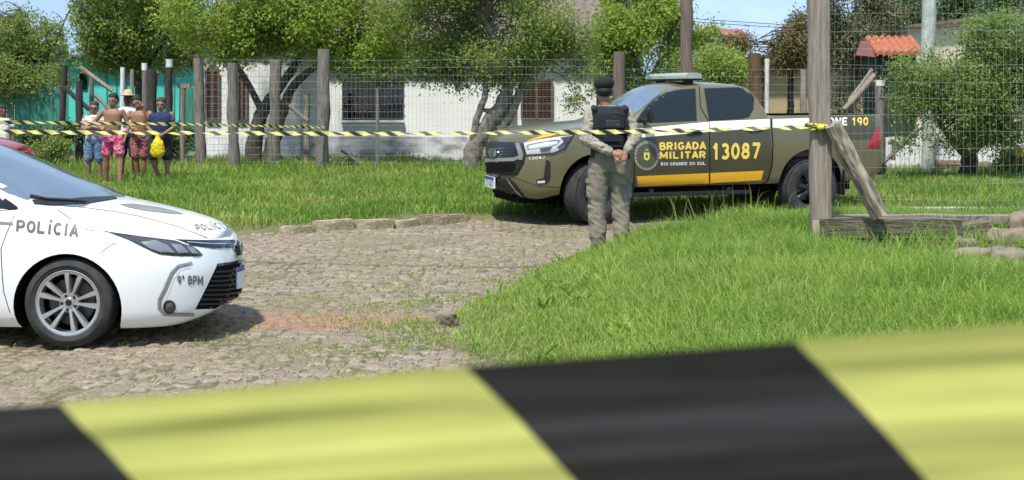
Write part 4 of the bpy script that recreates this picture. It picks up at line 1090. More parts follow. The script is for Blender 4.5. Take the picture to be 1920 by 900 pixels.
for (VV, TT, zz, ww) in ((V, T, 1.338, .13), (V2, T2, 1.305, .13)):
    vs = [q.bm.verts.new((-.045 + u * ww, -.1735, zz + v * .024)) for u, v in VV]
    for t in TT: q.bm.faces.new([vs[i] for i in t])
q.build('lettering', mat('vest_lettering', (.12, .125, .135), rough=.6), off)
q = MB(); torso(q, [(1.02, .168, .128, 0, 0), (1.065, .168, .128, 0, 0)]); q.build('belt', m_black, off, smooth=40)
q = MB().box((-.165, -.02, .985), (.05, .12, .20), bev=.015); q.box((-.175, 0, .93), (.06, .09, .12), bev=.015); q.build('holster', m_black, off, smooth=40)
q = MB().box((.175, -.03, 1.0), (.05, .08, .11), bev=.012); q.build('radio_pouch', m_black, off, smooth=40)
q = MB()
for a in AN:
    a = Vector(a); cap(q, a + Vector((0, 0, .10)), .062, a + Vector((0, 0, -.02)), .052, n=14); foot(q, a, 1, L_=.19); q.box(a + Vector((0, .05, -.085)), (.09, .28, .03), bev=.01)
skin_mesh(q, 'boots', m_boot, off, vox=.010, sm=2)
q = MB(); q.ell(at(0, -.022, -.005), (.086, .096, .066), n=16); skin_mesh(q, 'hair', m_hair, off, vox=.009, sm=2)
q = MB(); q.ell(at(0, -.008, .062), (.106, .122, .080), rot=Matrix.Rotation(-.12, 3, 'Y'), n=22); q.ell(at(0, -.015, .03), (.088, .104, .035), n=18)
skin_mesh(q, 'beret', m_beret, off, vox=.009, sm=3)

# ---- onlookers
def flower(name, c, c2, sc_=14): return mat(name, c, c2=c2, rough=.85, scale=sc_, detail=2, lo=.46, hi=.54)
m_pink = flower('pink_floral_cloth', (.55, .03, .13), (.62, .25, .32), 16); m_denim = mat('denim', (.06, .11, .22), c2=(.16, .24, .36), rough=.9, scale=6)
m_maroon = mat('maroon_check_cloth', (.20, .045, .05), c2=(.34, .17, .15), rough=.9, scale=30, lo=.45, hi=.55); m_blackcl = mat('black_cloth', (.014, .014, .018), rough=.9)
m_navy = mat('navy_cloth', (.018, .028, .085), rough=.9); m_whitecl = mat('white_cloth', (.72, .71, .70), rough=.9, var=.05); m_topcl = flower('cream_pink_cloth', (.62, .55, .46), (.50, .25, .25), 9)
m_straw = mat('straw', (.55, .46, .30), rough=.9, var=.15, scale=40); m_bag = mat('yellow_plastic_bag', (.85, .68, .02), rough=.35, var=.06, scale=8, trans=.3)
m_sandal = mat('rubber_sandal', (.05, .03, .03), rough=.8)
def onlooker(px, Yp, H, label, skin, top, bottom, hairm, shirtless=False, el=None, wr=None, hd=(.0, 0.0), turn=0.0, sleeve=.5, short=.42, kn=None, an=None, build=1.0, glasses=False, hat=False, hd_dir=None, bun=False, f=-1):
    Yp -= .5; x = (px - 960) / F * Yp; k = H * .965 / 1.75
    r_ = empty('person', (x, Yp, gzf(x, Yp) - .01)); r_.scale = (k,) * 3; bpy.context.view_layer.update()
    tag(r_, label, 'person', 'onlookers watching from behind the tape')
    B_ = build
    HIP = [(-.09, 0, .90), (.09, 0, .90)]; KN = kn or [(-.12, -.01, .49), (.12, -.01, .49)]; AN = an or [(-.13, .02, .09), (.13, .02, .09)]
    SH = [(-.185 * B_, 0, 1.42), (.185 * B_, 0, 1.42)]
    EL = el or [(-.27, .02, 1.14), (.27, .02, 1.14)]; WR = wr or [(-.25, -.06, .90), (.25, -.06, .90)]
    q = MB()
    T_ = [(.84, .14, .10, 0, 0), (.93, .16 * B_, .115 * B_, 0, 0), (1.06, .145 * B_, .105 * B_, 0, -.01), (1.24, .165 * B_, .115 * B_, 0, 0), (1.37, .178 * B_, .11, 0, 0), (1.43, .14, .085, 0, 0), (1.48, .06, .055, 0, 0)]
    torso(q, T_); cap(q, (0, 0, 1.45), .054, (hd[0], hd[1], 1.56), .05)
    at = head(q, (hd[0], hd[1], 1.615), f, turn, 1.1)
    legs(q, HIP, KN, AN, r=(.088 * B_, .058, .040))
    for a in AN: foot(q, a, f)
    dirs = hd_dir or [None, None]
    for i, (s_, e, w_) in enumerate(zip(SH, EL, WR)):
        arm(q, s_, e, w_, r=(.05 * B_, .038, .026)); d = dirs[i] or (Vector(w_) - Vector(e)).normalized()
        hand(q, w_, d, 1 if i else -1, curl=.45, inner=(0, f * -.3, -.2 if abs(Vector(d).z) < .7 else 0) if abs(Vector(d).z) < .7 else ((-1 if i else 1), 0, 0))
    skin_mesh(q, 'body', m_sk[skin], r_, vox=.011, sm=2)
    face_bits(at, r_, k=1.1, glasses=glasses)
    # shorts
    q = MB(); torso(q, [(.84, .15 * B_, .12, 0, 0), (.93, .175 * B_, .13 * B_, 0, 0), (1.02, .158 * B_, .12 * B_, 0, 0)])
    for h, k_ in zip(HIP, KN):
        h, k_ = Vector(h), Vector(k_); cap(q, h, .105 * B_, h.lerp(k_, short / .42 * .78), .100, n=14)
    skin_mesh(q, 'shorts', bottom, r_, vox=.013, sm=2, wrinkle=.008, seed=px)
    if not shirtless:
        q = MB(); torso(q, [(.94, .172 * B_, .128 * B_, 0, 0)] + [(z, rx + .016, ry + .016, cx, cy) for z, rx, ry, cx, cy in T_[2:6]] + [(1.47, .075, .07, 0, 0)])
        for s_, e in zip(SH, EL):
            s_, e = Vector(s_), Vector(e); cap(q, s_ + Vector((-.02 * (1 if s_.x > 0 else -1), 0, -.02)), .058 * B_, s_.lerp(e, sleeve), .054, n=12)
        skin_mesh(q, 'shirt', top, r_, vox=.013, sm=2, wrinkle=.006, seed=px + 5)
    q = MB(); q.ell(at(0, -.018, .080), (.090, .104, .076), rot=Matrix.Rotation(.12, 3, 'Y'), n=14); q.ell(at(0, -.045, .02), (.090, .085, .095), n=14)
    if bun: q.ell(at(0, -.10, .06), (.045, .045, .045), n=10); q.ell(at(0, -.06, -.03), (.07, .06, .07), n=10)
    skin_mesh(q, 'hair', hairm, r_, vox=.010, sm=1, wrinkle=.014, wf=(26, 26, 26), seed=px)
    q = MB()
    for a in AN: a = Vector(a); q.box(a + Vector((0, f * .05, -.088)), (.085, .24, .016), bev=.006)
    q.build('sandals', m_sandal, r_, smooth=40)
    if hat:
        q = MB(); c = at(0, 0, .075); q.lathe([(.001, .115), (.055, .11), (.082, .075), (.092, .015), (.15, -.002), (.205, .006), (.205, -.002), (.15, -.012), (.09, .0), (.088, .002)], c=c, axis='Z', n=32)
        q.build('straw_hat', m_straw, r_, smooth=50)
    return r_
onlooker(177, 24.6, 1.56, 'woman in sunglasses, pale top and denim shorts, arms crossed, at the left of the group', 'fair', m_topcl, m_denim, m_hair2, el=[(-.25, -.05, 1.16), (.25, -.08, 1.18)], wr=[(-.02, -.22, 1.27), (-.02, -.20, 1.19)], glasses=True, bun=True, sleeve=.35, short=.5, build=1.12, turn=.1)
onlooker(212, 23.5, 1.70, 'tall shirtless man in pink floral shorts standing in front of the group', 'tan', None, m_pink, m_hair, shirtless=True, el=[(-.36, -.04, 1.20), (.29, .03, 1.14)], wr=[(-.20, -.20, 1.14), (.25, -.08, .90)], short=.36, kn=[(-.13, .0, .50), (.15, -.04, .50)], an=[(-.15, .06, .09), (.17, -.14, .09)], turn=-.15)
onlooker(240, 25.3, 1.74, 'man in a straw hat, white shirt and black shorts behind the shirtless men', 'dark', m_whitecl, m_blackcl, m_hair, hat=True, sleeve=.55, short=.5)
onlooker(262, 24.3, 1.64, 'shirtless man in maroon checked shorts with one hand raised to his face', 'tan', None, m_maroon, m_hair, shirtless=True, build=1.08, el=[(-.28, -.12, 1.16), (.22, -.10, 1.22)], wr=[(-.10, -.22, 1.12), (.12, -.16, 1.50)], hd=(-.05, -.02), turn=.9, short=.46, hd_dir=[None, (-.1, .1, .95)], an=[(-.04, .04, .09), (.08, .0, .09)], kn=[(-.07, -.02, .49), (.09, -.01, .49)])
e_ = onlooker(302, 23.9, 1.60, 'woman in a navy t-shirt and black shorts holding a yellow plastic bag', 'tan', m_navy, m_blackcl, m_hair2, build=1.15, el=[(-.27, -.04, 1.15), (.27, -.04, 1.15)], wr=[(-.06, -.22, 1.0), (.08, -.22, 1.0)], hd_dir=[(.8, -.1, -.3), (-.8, -.1, -.3)], bun=True, short=.46, kn=[(-.16, -.06, .50), (.12, -.01, .49)], an=[(-.07, .10, .09), (.13, .02, .09)])
q = MB(); bx, by = e_.location.x, e_.location.y; bz = e_.location.z
q.ell((bx + .02, by - .30, bz + .66), (.12, .09, .16), n=16); q.ell((bx + .02, by - .30, bz + .58), (.13, .10, .10), n=16); cap(q, (bx + .02, by - .29, bz + .78), .05, (bx + .01, by - .27, bz + .92), .022)
bag = skin_mesh(q, 'plastic_bag', m_bag, None, vox=.012, sm=2, wrinkle=.016, wf=(12, 12, 7)); tag(bag, 'crumpled yellow plastic bag held by the woman in navy', 'bag')
onlooker(5, 25, 1.48, 'man in a white t-shirt standing behind the red car at the far left', 'brown', m_whitecl, m_blackcl, m_hair, turn=.6)
# ================================================================ red car behind the sedan: the same hull, other paint
rc = empty('red_car', (-9.0, 21.2, gzf(-9, 21.2) - .02), R(-8)); rc.scale = (1.06,) * 3
tag(rc, 'dark red parked car mostly out of frame behind the white sedan', 'car')
for ch in list(car.children):
    if ch.name.split('.')[0] in ('body', 'cabin', 'windshield', 'side_window', 'rear_window', 'headlight', 'grille_bar', 'lower_grille', 'wiper_cowl', 'underbody', 'tail_light', 'fog_lamp', 'mirror', 'wheel'):
        c = ch.copy(); col.objects.link(c); c.parent = rc
        if ch.type == 'MESH':
            c.data = ch.data.copy()
            for i_, m_ in enumerate(c.data.materials):
                if m_ == m_white: c.data.materials[i_] = m_redpaint
        for g in ch.children:
            if ch.name.startswith('wheel') or g.name.startswith('reflector'):
                d_ = g.copy(); col.objects.link(d_); d_.parent = c
# a second headlight each, on the near side of the red car only the silver one shows

# ================================================================ buildings
m_wallw = mat('whitewashed_wall', (.86, .86, .85), c2=(.78, .78, .79), rough=.9, scale=1.3, bump=.35, bscale=18)
m_brickw = bpy.data.materials.new('painted_brick'); m_brickw.use_nodes = True
n = m_brickw.node_tree; K = n.links.new; b = n.nodes['Principled BSDF']
t_ = n.nodes.new('ShaderNodeTexCoord'); mpg = n.nodes.new('ShaderNodeMapping'); mpg.inputs['Rotation'].default_value = (R(90), 0, 0); K(t_.outputs['Object'], mpg.inputs[0])
br = n.nodes.new('ShaderNodeTexBrick'); br.inputs['Scale'].default_value = 1; br.inputs['Brick Width'].default_value = .28; br.inputs['Row Height'].default_value = .15; br.inputs['Mortar Size'].default_value = .010
br.inputs['Color1'].default_value = (.84, .83, .82, 1); br.inputs['Color2'].default_value = (.78, .78, .78, 1); br.inputs['Mortar'].default_value = (.60, .60, .62, 1)
K(mpg.outputs[0], br.inputs['Vector']); K(br.outputs['Color'], b.inputs['Base Color']); b.inputs['Roughness'].default_value = .85
bp = n.nodes.new('ShaderNodeBump'); bp.inputs['Strength'].default_value = .6; bp.inputs['Distance'].default_value = .02; bp.invert = True; K(br.outputs['Fac'], bp.inputs['Height']); K(bp.outputs[0], b.inputs['Normal'])
m_stain = mat('mildewed_plaster', (.60, .61, .64), c2=(.17, .175, .15), rough=.95, scale=2.2, lo=.42, hi=.68, stretch=(1, 1, 1.6))
m_shut = mat('brown_shutter', (.105, .055, .045), rough=.7, var=.15, scale=6)
m_shut_d = mat('brown_shutter_frame', (.15, .10, .085), rough=.7)
m_bars = mat('window_bars', (.035, .035, .038), rough=.6)
m_tile = mat('weathered_roof_tile', (.20, .15, .12), rough=.9, var=.2, scale=5)
m_tile_o = mat('orange_roof_tile', (.42, .13, .06), rough=.75, var=.15, scale=9)
m_teal = mat('teal_wall', (.08, .62, .54), c2=(.06, .48, .43), rough=.8, scale=1.5)
m_teal_d = mat('teal_board', (.05, .24, .18), rough=.85, var=.2, scale=4, stretch=(6, 6, .6))
m_beige = mat('beige_wall', (.42, .33, .17), rough=.85, var=.06, scale=2)
m_cream2 = mat('cream_wall', (.60, .55, .40), rough=.85, var=.06, scale=2)
m_darkg = mat('dark_green_board', (.03, .055, .045), rough=.8, var=.2, scale=5)
m_brownp = mat('brown_plank', (.14, .075, .04), rough=.85, var=.2, scale=5)
def wbox(q, x0, x1, y0, y1, z0, z1, **k): return q.box(((x0 + x1) / 2, (y0 + y1) / 2, (z0 + z1) / 2), (x1 - x0, y1 - y0, z1 - z0), **k)
def X(px, Yp): return (px - 960) / F * Yp
def Zp(py, Yp): return CAMZ + (HY - py) / F * Yp
def tiled_roof(name, x0, x1, y0, z0, y1, z1, m, parent, pitch=.25, th=.05):
    """corrugated pan tiles from eave (y0,z0) up to ridge (y1,z1)"""
    n_ = int((x1 - x0) / pitch); V = []; 
    nx, ny = n_ * 6 + 1, 9
    for j in range(ny):
        t = j / (ny - 1)
        for i in range(nx):
            x = x0 + (x1 - x0) * i / (nx - 1); w_ = abs(math.sin(math.pi * i / 6))
            V.append((x, y0 + (y1 - y0) * t, z0 + (z1 - z0) * t + .05 * w_))
    top = np.array(V); bot = top - [0, 0, th + .03]
    f = grid_faces(ny, nx); n0 = len(top)
    side = []
    for i in range(nx - 1): side += [(i, n0 + i, n0 + i + 1, i + 1), ((ny - 1) * nx + i + 1, (ny - 1) * nx + n0 + i + 1, (ny - 1) * nx + n0 + i, (ny - 1) * nx + i)]
    for j in range(ny - 1): side += [(j * nx, (j + 1) * nx, (j + 1) * nx + n0, j * nx + n0), (j * nx + nx - 1, j * nx + nx - 1 + n0, (j + 1) * nx + nx - 1 + n0, (j + 1) * nx + nx - 1)]
    return link(name, raw_mesh(name, np.concatenate([top, bot]), [f, f[:, ::-1] + n0, np.array(side)]), m, parent, smooth=40)
def shutter(parent, x0, x1, z0, z1, yf, arch=False, mid=True):
    q = MB()
    if arch:
        xc, r_ = (x0 + x1) / 2, (x1 - x0) / 2; pts = [(x0, yf - .05, z0), (x1, yf - .05, z0)] + [(xc + r_ * math.cos(R(a)), yf - .05, z1 - r_ + r_ * math.sin(R(a))) for a in range(0, 181, 15)]
        q.prism(pts, (0, .04, 0))
    else: wbox(q, x0, x1, yf - .05, yf - .01, z0, z1)
    w_ = q.build('window', m_shut, parent)
    q = MB(); zt_ = z1 - ((x1 - x0) / 2 if arch else 0)
    for xx in ([x0, x1] + ([(x0 + x1) / 2] if mid else [])): wbox(q, xx - .025, xx + .025, yf - .085, yf - .052, z0, zt_)
    for zz in (z0, zt_): wbox(q, x0, x1, yf - .08, yf - .053, zz - .025, zz + .025)
    q.build('frame', m_shut_d, w_)
    q = MB(); k = 0; z = z0 + .06
    while z < zt_ - .05:
        wbox(q, x0 + .04, x1 - .04, yf - .066, yf - .0515, z, z + .022); z += .055
    q.build('louvres', m_shut, w_)
    return w_
YH = 32.0
hs = empty('white_house', (X(620, YH), YH, .1)); tag(hs, 'long white plastered house with brown shutters behind the wire fence', 'house')
def B2(name, m, boxes, parent, **k):
    q = MB()
    for b_ in boxes: wbox(q, *b_)
    return q.build(name, m, parent, world=True, **k)
x0, x1 = X(556, YH), X(1118, YH)
B2('wall', m_wallw, [(x0, x1, YH, YH + 6, .45, 3.15)], hs)
B2('wall_base', m_stain, [(x0 - .01, x1 + .01, YH - .012, YH + 6.01, -.1, .72)], hs)
rf = tiled_roof('roof', x0 - .3, x1 + .4, YH - .45, 3.05, YH + 3, 4.5, m_tile, hs); rf.data.transform(hs.matrix_world.inverted())
rf = tiled_roof('roof', x0 - .3, x1 + .4, YH + 6.45, 3.05, YH + 3.02, 4.5, m_tile, hs); rf.data.transform(hs.matrix_world.inverted())
q = MB(); q.prism([(x1 - .02, YH, 3.14), (x1 - .02, YH + 6, 3.14), (x1 - .02, YH + 3, 4.42)], (-.2, 0, 0)); q.build('gable', m_wallw, hs, world=True)
hs_w = bpy.data.objects.new('windows', None)
def sh_in(parent, a, b_, c_, d_, **k):
    w_ = shutter(parent, X(a, YH), X(b_, YH), Zp(d_, YH), Zp(c_, YH), YH, **k)
    M = parent.matrix_world.inverted(); w_.data.transform(M)
    for c in w_.children: c.data.transform(M)
bpy.data.objects.remove(hs_w)
sh_in(hs, 978, 1035, 150, 223); sh_in(hs, 934, 966, 180, 224)
wq = MB(); wbox(wq, X(643, YH), X(755, YH), YH - .02, YH - .005, Zp(225, YH), Zp(148, YH)); wd = wq.build('window', m_glass, hs, world=True)
wq = MB()
for i in range(13): xx = X(643 + 112 * i / 12, YH); wbox(wq, xx - .012, xx + .012, YH - .07, YH - .05, Zp(225, YH), Zp(148, YH))
for py in (224, 205, 186, 167, 149): zz = Zp(py, YH); wbox(wq, X(641, YH), X(757, YH), YH - .09, YH - .072, zz - .015, zz + .015)
wbox(wq, X(700, YH), X(706, YH), YH - .1, YH - .093, Zp(225, YH), Zp(148, YH)); wq.build('bars', m_bars, wd, world=False).data.transform(hs.matrix_world.inverted())
B2('sill', m_wallw, [(X(640, YH), X(758, YH), YH - .12, YH - .002, Zp(229, YH), Zp(225.5, YH))], hs)
# brick annexe with the arched window
YA = 31.2
an = empty('brick_annexe', (X(465, YA), YA, .1)); tag(an, 'white painted brick house front with a tall arched brown window', 'house')
xa, xb = X(378, YA), X(554, YA); xm = X(466, YA)
q = MB(); q.prism([(xa, YA, -.1), (xb, YA, -.1), (xb, YA, 2.75), (xm + 1.0, YA, 3.15), (xm - .9, YA, 3.15), (xa, YA, 2.75)], (0, 5, 0)); q.build('wall', m_brickw, an, world=True)
rf = tiled_roof('roof', xa - .2, xb + .2, YA - .3, 3.2, YA + 5, 4.3, m_tile, an); rf.data.transform(an.matrix_world.inverted())
for (a, b_, c_, d_, ar) in ((388, 411, 121, 226, True), (447, 463, 140, 226, False)):
    w_ = shutter(an, X(a, YA), X(b_, YA), Zp(d_, YA), Zp(c_, YA), YA, arch=ar)
    M = an.matrix_world.inverted(); w_.data.transform(M)
    for c in w_.children: c.data.transform(M)
q = MB(); wbox(q, xa, xb, YA - .02, YA - .001, .05, .22); q.build('plinth', mat('plinth_terracotta', (.36, .27, .22), rough=.9), an, world=True)
# teal house
YT = 36.5
th_ = empty('teal_house', (X(240, YT), YT, .1)); tag(th_, 'bright teal house behind the leaning posts at the left', 'house')
q = MB(); q.prism([(X(120, YT), YT, 0), (X(372, YT), YT, 0), (X(372, YT), YT, Zp(128, YT)), (X(140, YT), YT, Zp(108, YT)), (X(120, YT), YT, Zp(118, YT))], (0, 7, 0)); q.build('wall', m_teal, th_, world=True)
B2('door', m_teal_d, [(X(344, YT), X(366, YT), YT - .05, YT - .01, .1, Zp(165, YT))], th_)
B2('window', m_glass, [(X(150, YT), X(164, YT), YT - .04, YT - .005, Zp(168, YT), Zp(130, YT))], th_)
B2('roof', m_tile, [(X(112, YT), X(380, YT), YT - .4, YT + 7.4, Zp(107, YT), Zp(103, YT))], th_)
q = MB()
for i in range(8): wbox(q, X(200 + i * 18, YT), X(202 + i * 18, YT), YT - .025, YT - .002, .2, Zp(132, YT))
q.build('board_seams', m_teal_d, th_, world=True)
# dark teal board fence at far left
YF = 33
q = MB(); i = 0; x = X(-60, YF)
while x < X(116, YF):
    w_ = .2; hh = 1.95 + .12 * math.sin(i * 2.3); wbox(q, x, x + w_ - .02, YF, YF + .03, .05, hh); x += w_; i += 1
wbox(q, X(-60, YF), X(116, YF), YF + .035, YF + .08, .5, .6); wbox(q, X(-60, YF), X(116, YF), YF + .035, YF + .08, 1.5, 1.6)
tag(q.build('board_fence', m_teal_d), 'dark teal board fence behind the red car', 'fence')
YL = 40
q = empty('distant_house', (X(0, YL), YL, 0)); tag(q, 'house with a low dark roof showing behind the far left tree', 'house')
B2('wall', m_cream2, [(X(-60, YL), X(30, YL), YL, YL + 5, 0, 3.1)], q)
rf = tiled_roof('roof', X(-70, YL), X(46, YL), YL - .4, 3.05, YL + 2.6, 4.0, m_tile, q); rf.data.transform(q.matrix_world.inverted())
# right side: beige wall, long building with a sloping roof line, tiled gate house, white fence
YB = 34
hb = empty('beige_house', (X(1480, YB), YB, 0)); tag(hb, 'beige house wall between the pickup cab and the big wooden post', 'house')
B2('wall', m_beige, [(X(1440, YB), X(1640, YB), YB, YB + 5, 0, Zp(110, YB))], hb)
B2('door', m_brownp, [(X(1424, YB), X(1440, YB), YB - .05, YB + 1, 0, Zp(130, YB))], hb)
B2('roof', m_tile, [(X(1418, YB), X(1650, YB), YB - .5, YB + 5.4, Zp(110, YB) + .003, Zp(104, YB))], hb)
YC = 42
lb2 = empty('long_building', (X(1740, YC), YC, 0)); tag(lb2, 'long cream building with a dark sloping roof edge behind the right hand tree', 'building')
q = MB(); q.prism([(X(1600, YC), YC, 0), (X(1990, YC), YC, 0), (X(1990, YC), YC, Zp(28, YC)), (X(1858, YC), YC, Zp(34, YC)), (X(1600, YC), YC, Zp(66, YC))], (0, 6, 0)); q.build('wall', m_cream2, lb2, world=True)
q = MB(); q.prism([(X(1596, YC), YC - .35, Zp(66, YC)), (X(1860, YC), YC - .35, Zp(34, YC)), (X(1995, YC), YC - .35, Zp(26, YC)), (X(1995, YC), YC - .35, Zp(22, YC)), (X(1860, YC), YC - .35, Zp(28, YC)), (X(1596, YC), YC - .35, Zp(60, YC))], (0, 7, 0)); q.build('roof', m_tile, lb2, world=True)
q = MB(); wbox(q, X(1856, YC), X(1864, YC), YC - .5, YC - .36, Zp(38, YC), Zp(29, YC)); q.build('vent', m_cream2, lb2, world=True)
for i in range(5):
    xx = 1640 + i * 48; B2('window', m_glass, [(X(xx, YC), X(xx + 20, YC), YC - .03, YC - .004, 1.2, 2.4)], lb2)
YG = 27
gh = empty('gate_house', (X(1680, YG), YG, 0)); tag(gh, 'small dark green hut with a bright orange tiled roof', 'hut')
gx0, gx1 = X(1640, YG), X(1722, YG)
B2('wall', m_darkg, [(gx0 + .05, gx1 - .05, YG, YG + 1.1, 0, Zp(99, YG))], gh)
for (ya, yb) in ((YG - .35, YG + .55), (YG + 1.45, YG + .56)):
    rf = tiled_roof('roof', gx0 - .05, gx1 + .06, ya, Zp(100, YG), yb, Zp(68, YG), m_tile_o, gh, pitch=.13); rf.data.transform(gh.matrix_world.inverted())
q = MB(); q.prism([(gx0 - .03, YG - .3, Zp(101, YG)), (gx0 - .03, YG + 1.4, Zp(101, YG)), (gx0 - .03, YG + .55, Zp(72, YG))], (-.05, 0, 0)); q.prism([(gx0 - .1, YG - .38, Zp(108, YG)), (gx0 - .45, YG - .2, Zp(104, YG)), (gx0 - .2, YG + .3, Zp(74, YG)), (gx0 - .02, YG + .3, Zp(74, YG))], (0, .06, 0))
q.build('gable', mat('red_brown_board', (.16, .06, .05), rough=.8, var=.15), gh, world=True)
YW = 26.4
q = MB(); x = X(1652, YW)
while x < X(1990, YW): wbox(q, x, x + .085, YW, YW + .03, .18, Zp(258, YW) + .02 * math.sin(x * 9)); x += .10
wbox(q, X(1650, YW), X(1990, YW), YW + .035, YW + .075, .35, .42); wbox(q, X(1650, YW), X(1990, YW), YW + .035, YW + .075, .62, .69)
tag(q.build('picket_fence', mat('white_pickets', (.78, .78, .76), rough=.7, var=.08)), 'low white picket fence under the right hand tree', 'fence')
q = MB(); wbox(q, X(1735, 28), X(1850, 28), 28, 28.2, .1, Zp(310, 28) + .0)
q = MB().box((X(1790, 27.5), 27.5, .34), (1.35, .16, .26), rot=Matrix.Rotation(.03, 3, 'Y'), bev=.02)
YR = 60
dr = empty('far_house', (X(1370, YR), YR, 0)); tag(dr, 'distant house with a faded red roof under the open sky', 'house')
B2('wall', m_cream2, [(X(1345, YR), X(1400, YR), YR, YR + 5, 0, Zp(62, YR))], dr)
rf = tiled_roof('roof', X(1340, YR), X(1404, YR), YR - .4, Zp(66, YR), YR + 2.5, Zp(50, YR), mat('faded_red_tile', (.34, .12, .10), rough=.9, var=.2), dr); rf.data.transform(dr.matrix_world.inverted())
gy_ = 38
g2 = empty('grey_house', (X(1350, gy_), gy_, 0)); tag(g2, 'grey gabled house end behind the bright green bush', 'house')
q = MB(); q.prism([(X(1290, gy_), gy_, 0), (X(1366, gy_), gy_, 0), (X(1366, gy_), gy_, Zp(88, gy_)), (X(1338, gy_), gy_, Zp(52, gy_)), (X(1290, gy_), gy_, Zp(80, gy_))], (0, 5, 0)); q.build('wall', mat('grey_render', (.40, .40, .38), rough=.9), g2, world=True)
q = MB(); q.prism([(X(1337, gy_), gy_ - .3, Zp(52, gy_)), (X(1370, gy_), gy_ - .3, Zp(90, gy_)), (X(1370, gy_), gy_ - .3, Zp(85, gy_)), (X(1337, gy_), gy_ - .3, Zp(47, gy_))], (0, 5.6, 0)); q.build('roof', m_tile, g2, world=True)

# ================================================================ posts and fences
m_wood = mat('weathered_post', (.24, .215, .18), c2=(.11, .10, .085), rough=.95, scale=7, stretch=(5, 5, .5), bump=.7, bscale=20)
m_wood_l = mat('grey_brown_post', (.33, .275, .225), c2=(.20, .165, .135), rough=.95, scale=6, stretch=(6, 6, .4), bump=.8, bscale=14)
m_wood_d = mat('dark_timber', (.06, .05, .045), c2=(.03, .026, .024), rough=.95, scale=6, stretch=(4, 4, 1), bump=.6)
m_conc = mat('pale_concrete', (.50, .52, .46), c2=(.36, .40, .34), rough=.9, scale=9, bump=.3)
m_whitep = mat('white_limed_post', (.70, .70, .66), rough=.9, var=.1, scale=10)
m_util = mat('utility_post', (.20, .155, .115), c2=(.13, .10, .08), rough=.95, scale=5, stretch=(5, 5, .3), bump=.5)
def post(px0, py0, px1, py1, Yp, wpx, label, m=None, name='fence_post', cap_m=None, cap_px=8, group='old wooden fence posts', dy=0.0, cat='post', gauge=1.0, seed=0):
    """round-cornered post from foot (px0,py0) to head (px1,py1)"""
    a = P(px0, py0, Yp); b_ = P(px1, py1, Yp); b_.y += dy
    a.z = min(a.z, gzf(a.x, a.y) - .1) if py0 > 240 else a.z
    r_ = wpx / 2 / F * Yp * gauge; q = MB(); pts = []; rad = []
    n_ = max(4, int((b_ - a).length / .25))
    for i in range(n_ + 1):
        t = i / n_; p = a.lerp(b_, t); nv = noise.noise_vector(Vector((seed * 3.1, 0, i * .45)))
        pts.append(p + Vector((nv.x, nv.y, 0)) * r_ * .22); rad.append(r_ * (1.04 - .06 * t + .08 * nv.z))
    q.tube(pts, rad, n=10, rough=.22, seed=seed)
    o = q.build(name, m or m_wood, smooth=45); tag(o, label, cat, group)
    if cap_m:
        q = MB(); d_ = (b_ - a).normalized(); q.tube([b_ - d_ * cap_px / F * Yp, b_ + d_ * .02], r_ * 1.08, n=10); q.build('painted_top', cap_m, o, smooth=45)
    return o
G1 = 'tall dark posts of the wire fence before the white house'
post(377, 330, 371, 108, 27.0, 20, 'thick dark post at the left corner of the white brick house', group=G1, seed=1)
post(439, 338, 436, 118, 26.8, 20, 'dark post standing just right of the arched window', group=G1, seed=2)
post(513, 335, 517, 112, 27.4, 22, 'post with mossy foot close to the leaning tree trunk', group=G1, seed=3)
post(605, 325, 606, 92, 26.8, 24, 'tallest and widest dark post, where the upper tape ends', group=G1, seed=4)
post(708, 322, 708, 165, 27.0, 7, 'thin short post in front of the barred window', group=G1, seed=5)
post(1161, 330, 1161, 97, 26.5, 22, 'brown post directly behind the officer', m=m_util, group=G1, seed=6)
post(1418, 330, 1416, 100, 27, 24, 'cracked brown post behind the rear of the pickup cab', m=m_brownp, group=G1, seed=7)
post(1507, 330, 1506, 130, 27, 12, 'slim grey post left of the big foreground post', m=m_wood_l, group=G1, seed=8)
post(1650, 330, 1650, 152, 24, 18, 'grey post behind the pickup tail light with a white top', cap_m=m_whitep, cap_px=9, m=m_wood, group=G1, seed=9)
post(576, 325, 574, 175, 28.2, 12, 'rotten short post with lichen beside the diagonal brace', group=G1, seed=10, m=m_wood_l)
G2 = 'posts in the yard before the teal house'
post(112, 260, 121, 122, 30, 12, 'dark leaning post at the corner of the teal house', m=m_wood_d, group=G2, seed=11)
post(148, 262, 149, 152, 29, 14, 'short dark post left of the onlookers', m=m_wood_d, group=G2, seed=12)
post(172, 262, 172, 142, 30, 9, 'brown post above the woman in sunglasses', group=G2, seed=13)
post(229, 270, 230, 126, 28.5, 9, 'white limed pole above the man in the straw hat', m=m_whitep, group=G2, seed=14)
post(247, 270, 248, 130, 29, 7, 'thin grey pole right of the white limed pole', m=m_wood_l, group=G2, seed=15)
post(272, 290, 271, 120, 28, 10, 'grey post with white top above the shirtless man in maroon', cap_m=m_whitep, cap_px=12, group=G2, seed=16)
post(288, 295, 284, 130, 27.6, 18, 'broad dark trunk-like post between the two white topped posts', m=m_wood_d, group=G2, seed=17)
post(318, 300, 317, 113, 27.5, 13, 'dark post with white top behind the woman in navy', cap_m=m_whitep, cap_px=13, m=m_wood_d, group=G2, seed=18)
post(341, 290, 342, 163, 27.8, 11, 'pale post with a short crossbar', m=m_wood_l, group=G2, seed=19)
tag(MB().box(P(346, 161, 27.78), (.27, .1, .09)).build('crossbar', m_wood_l), 'short crossbar lying on top of the pale post', 'board')
G3 = 'diagonal braces'
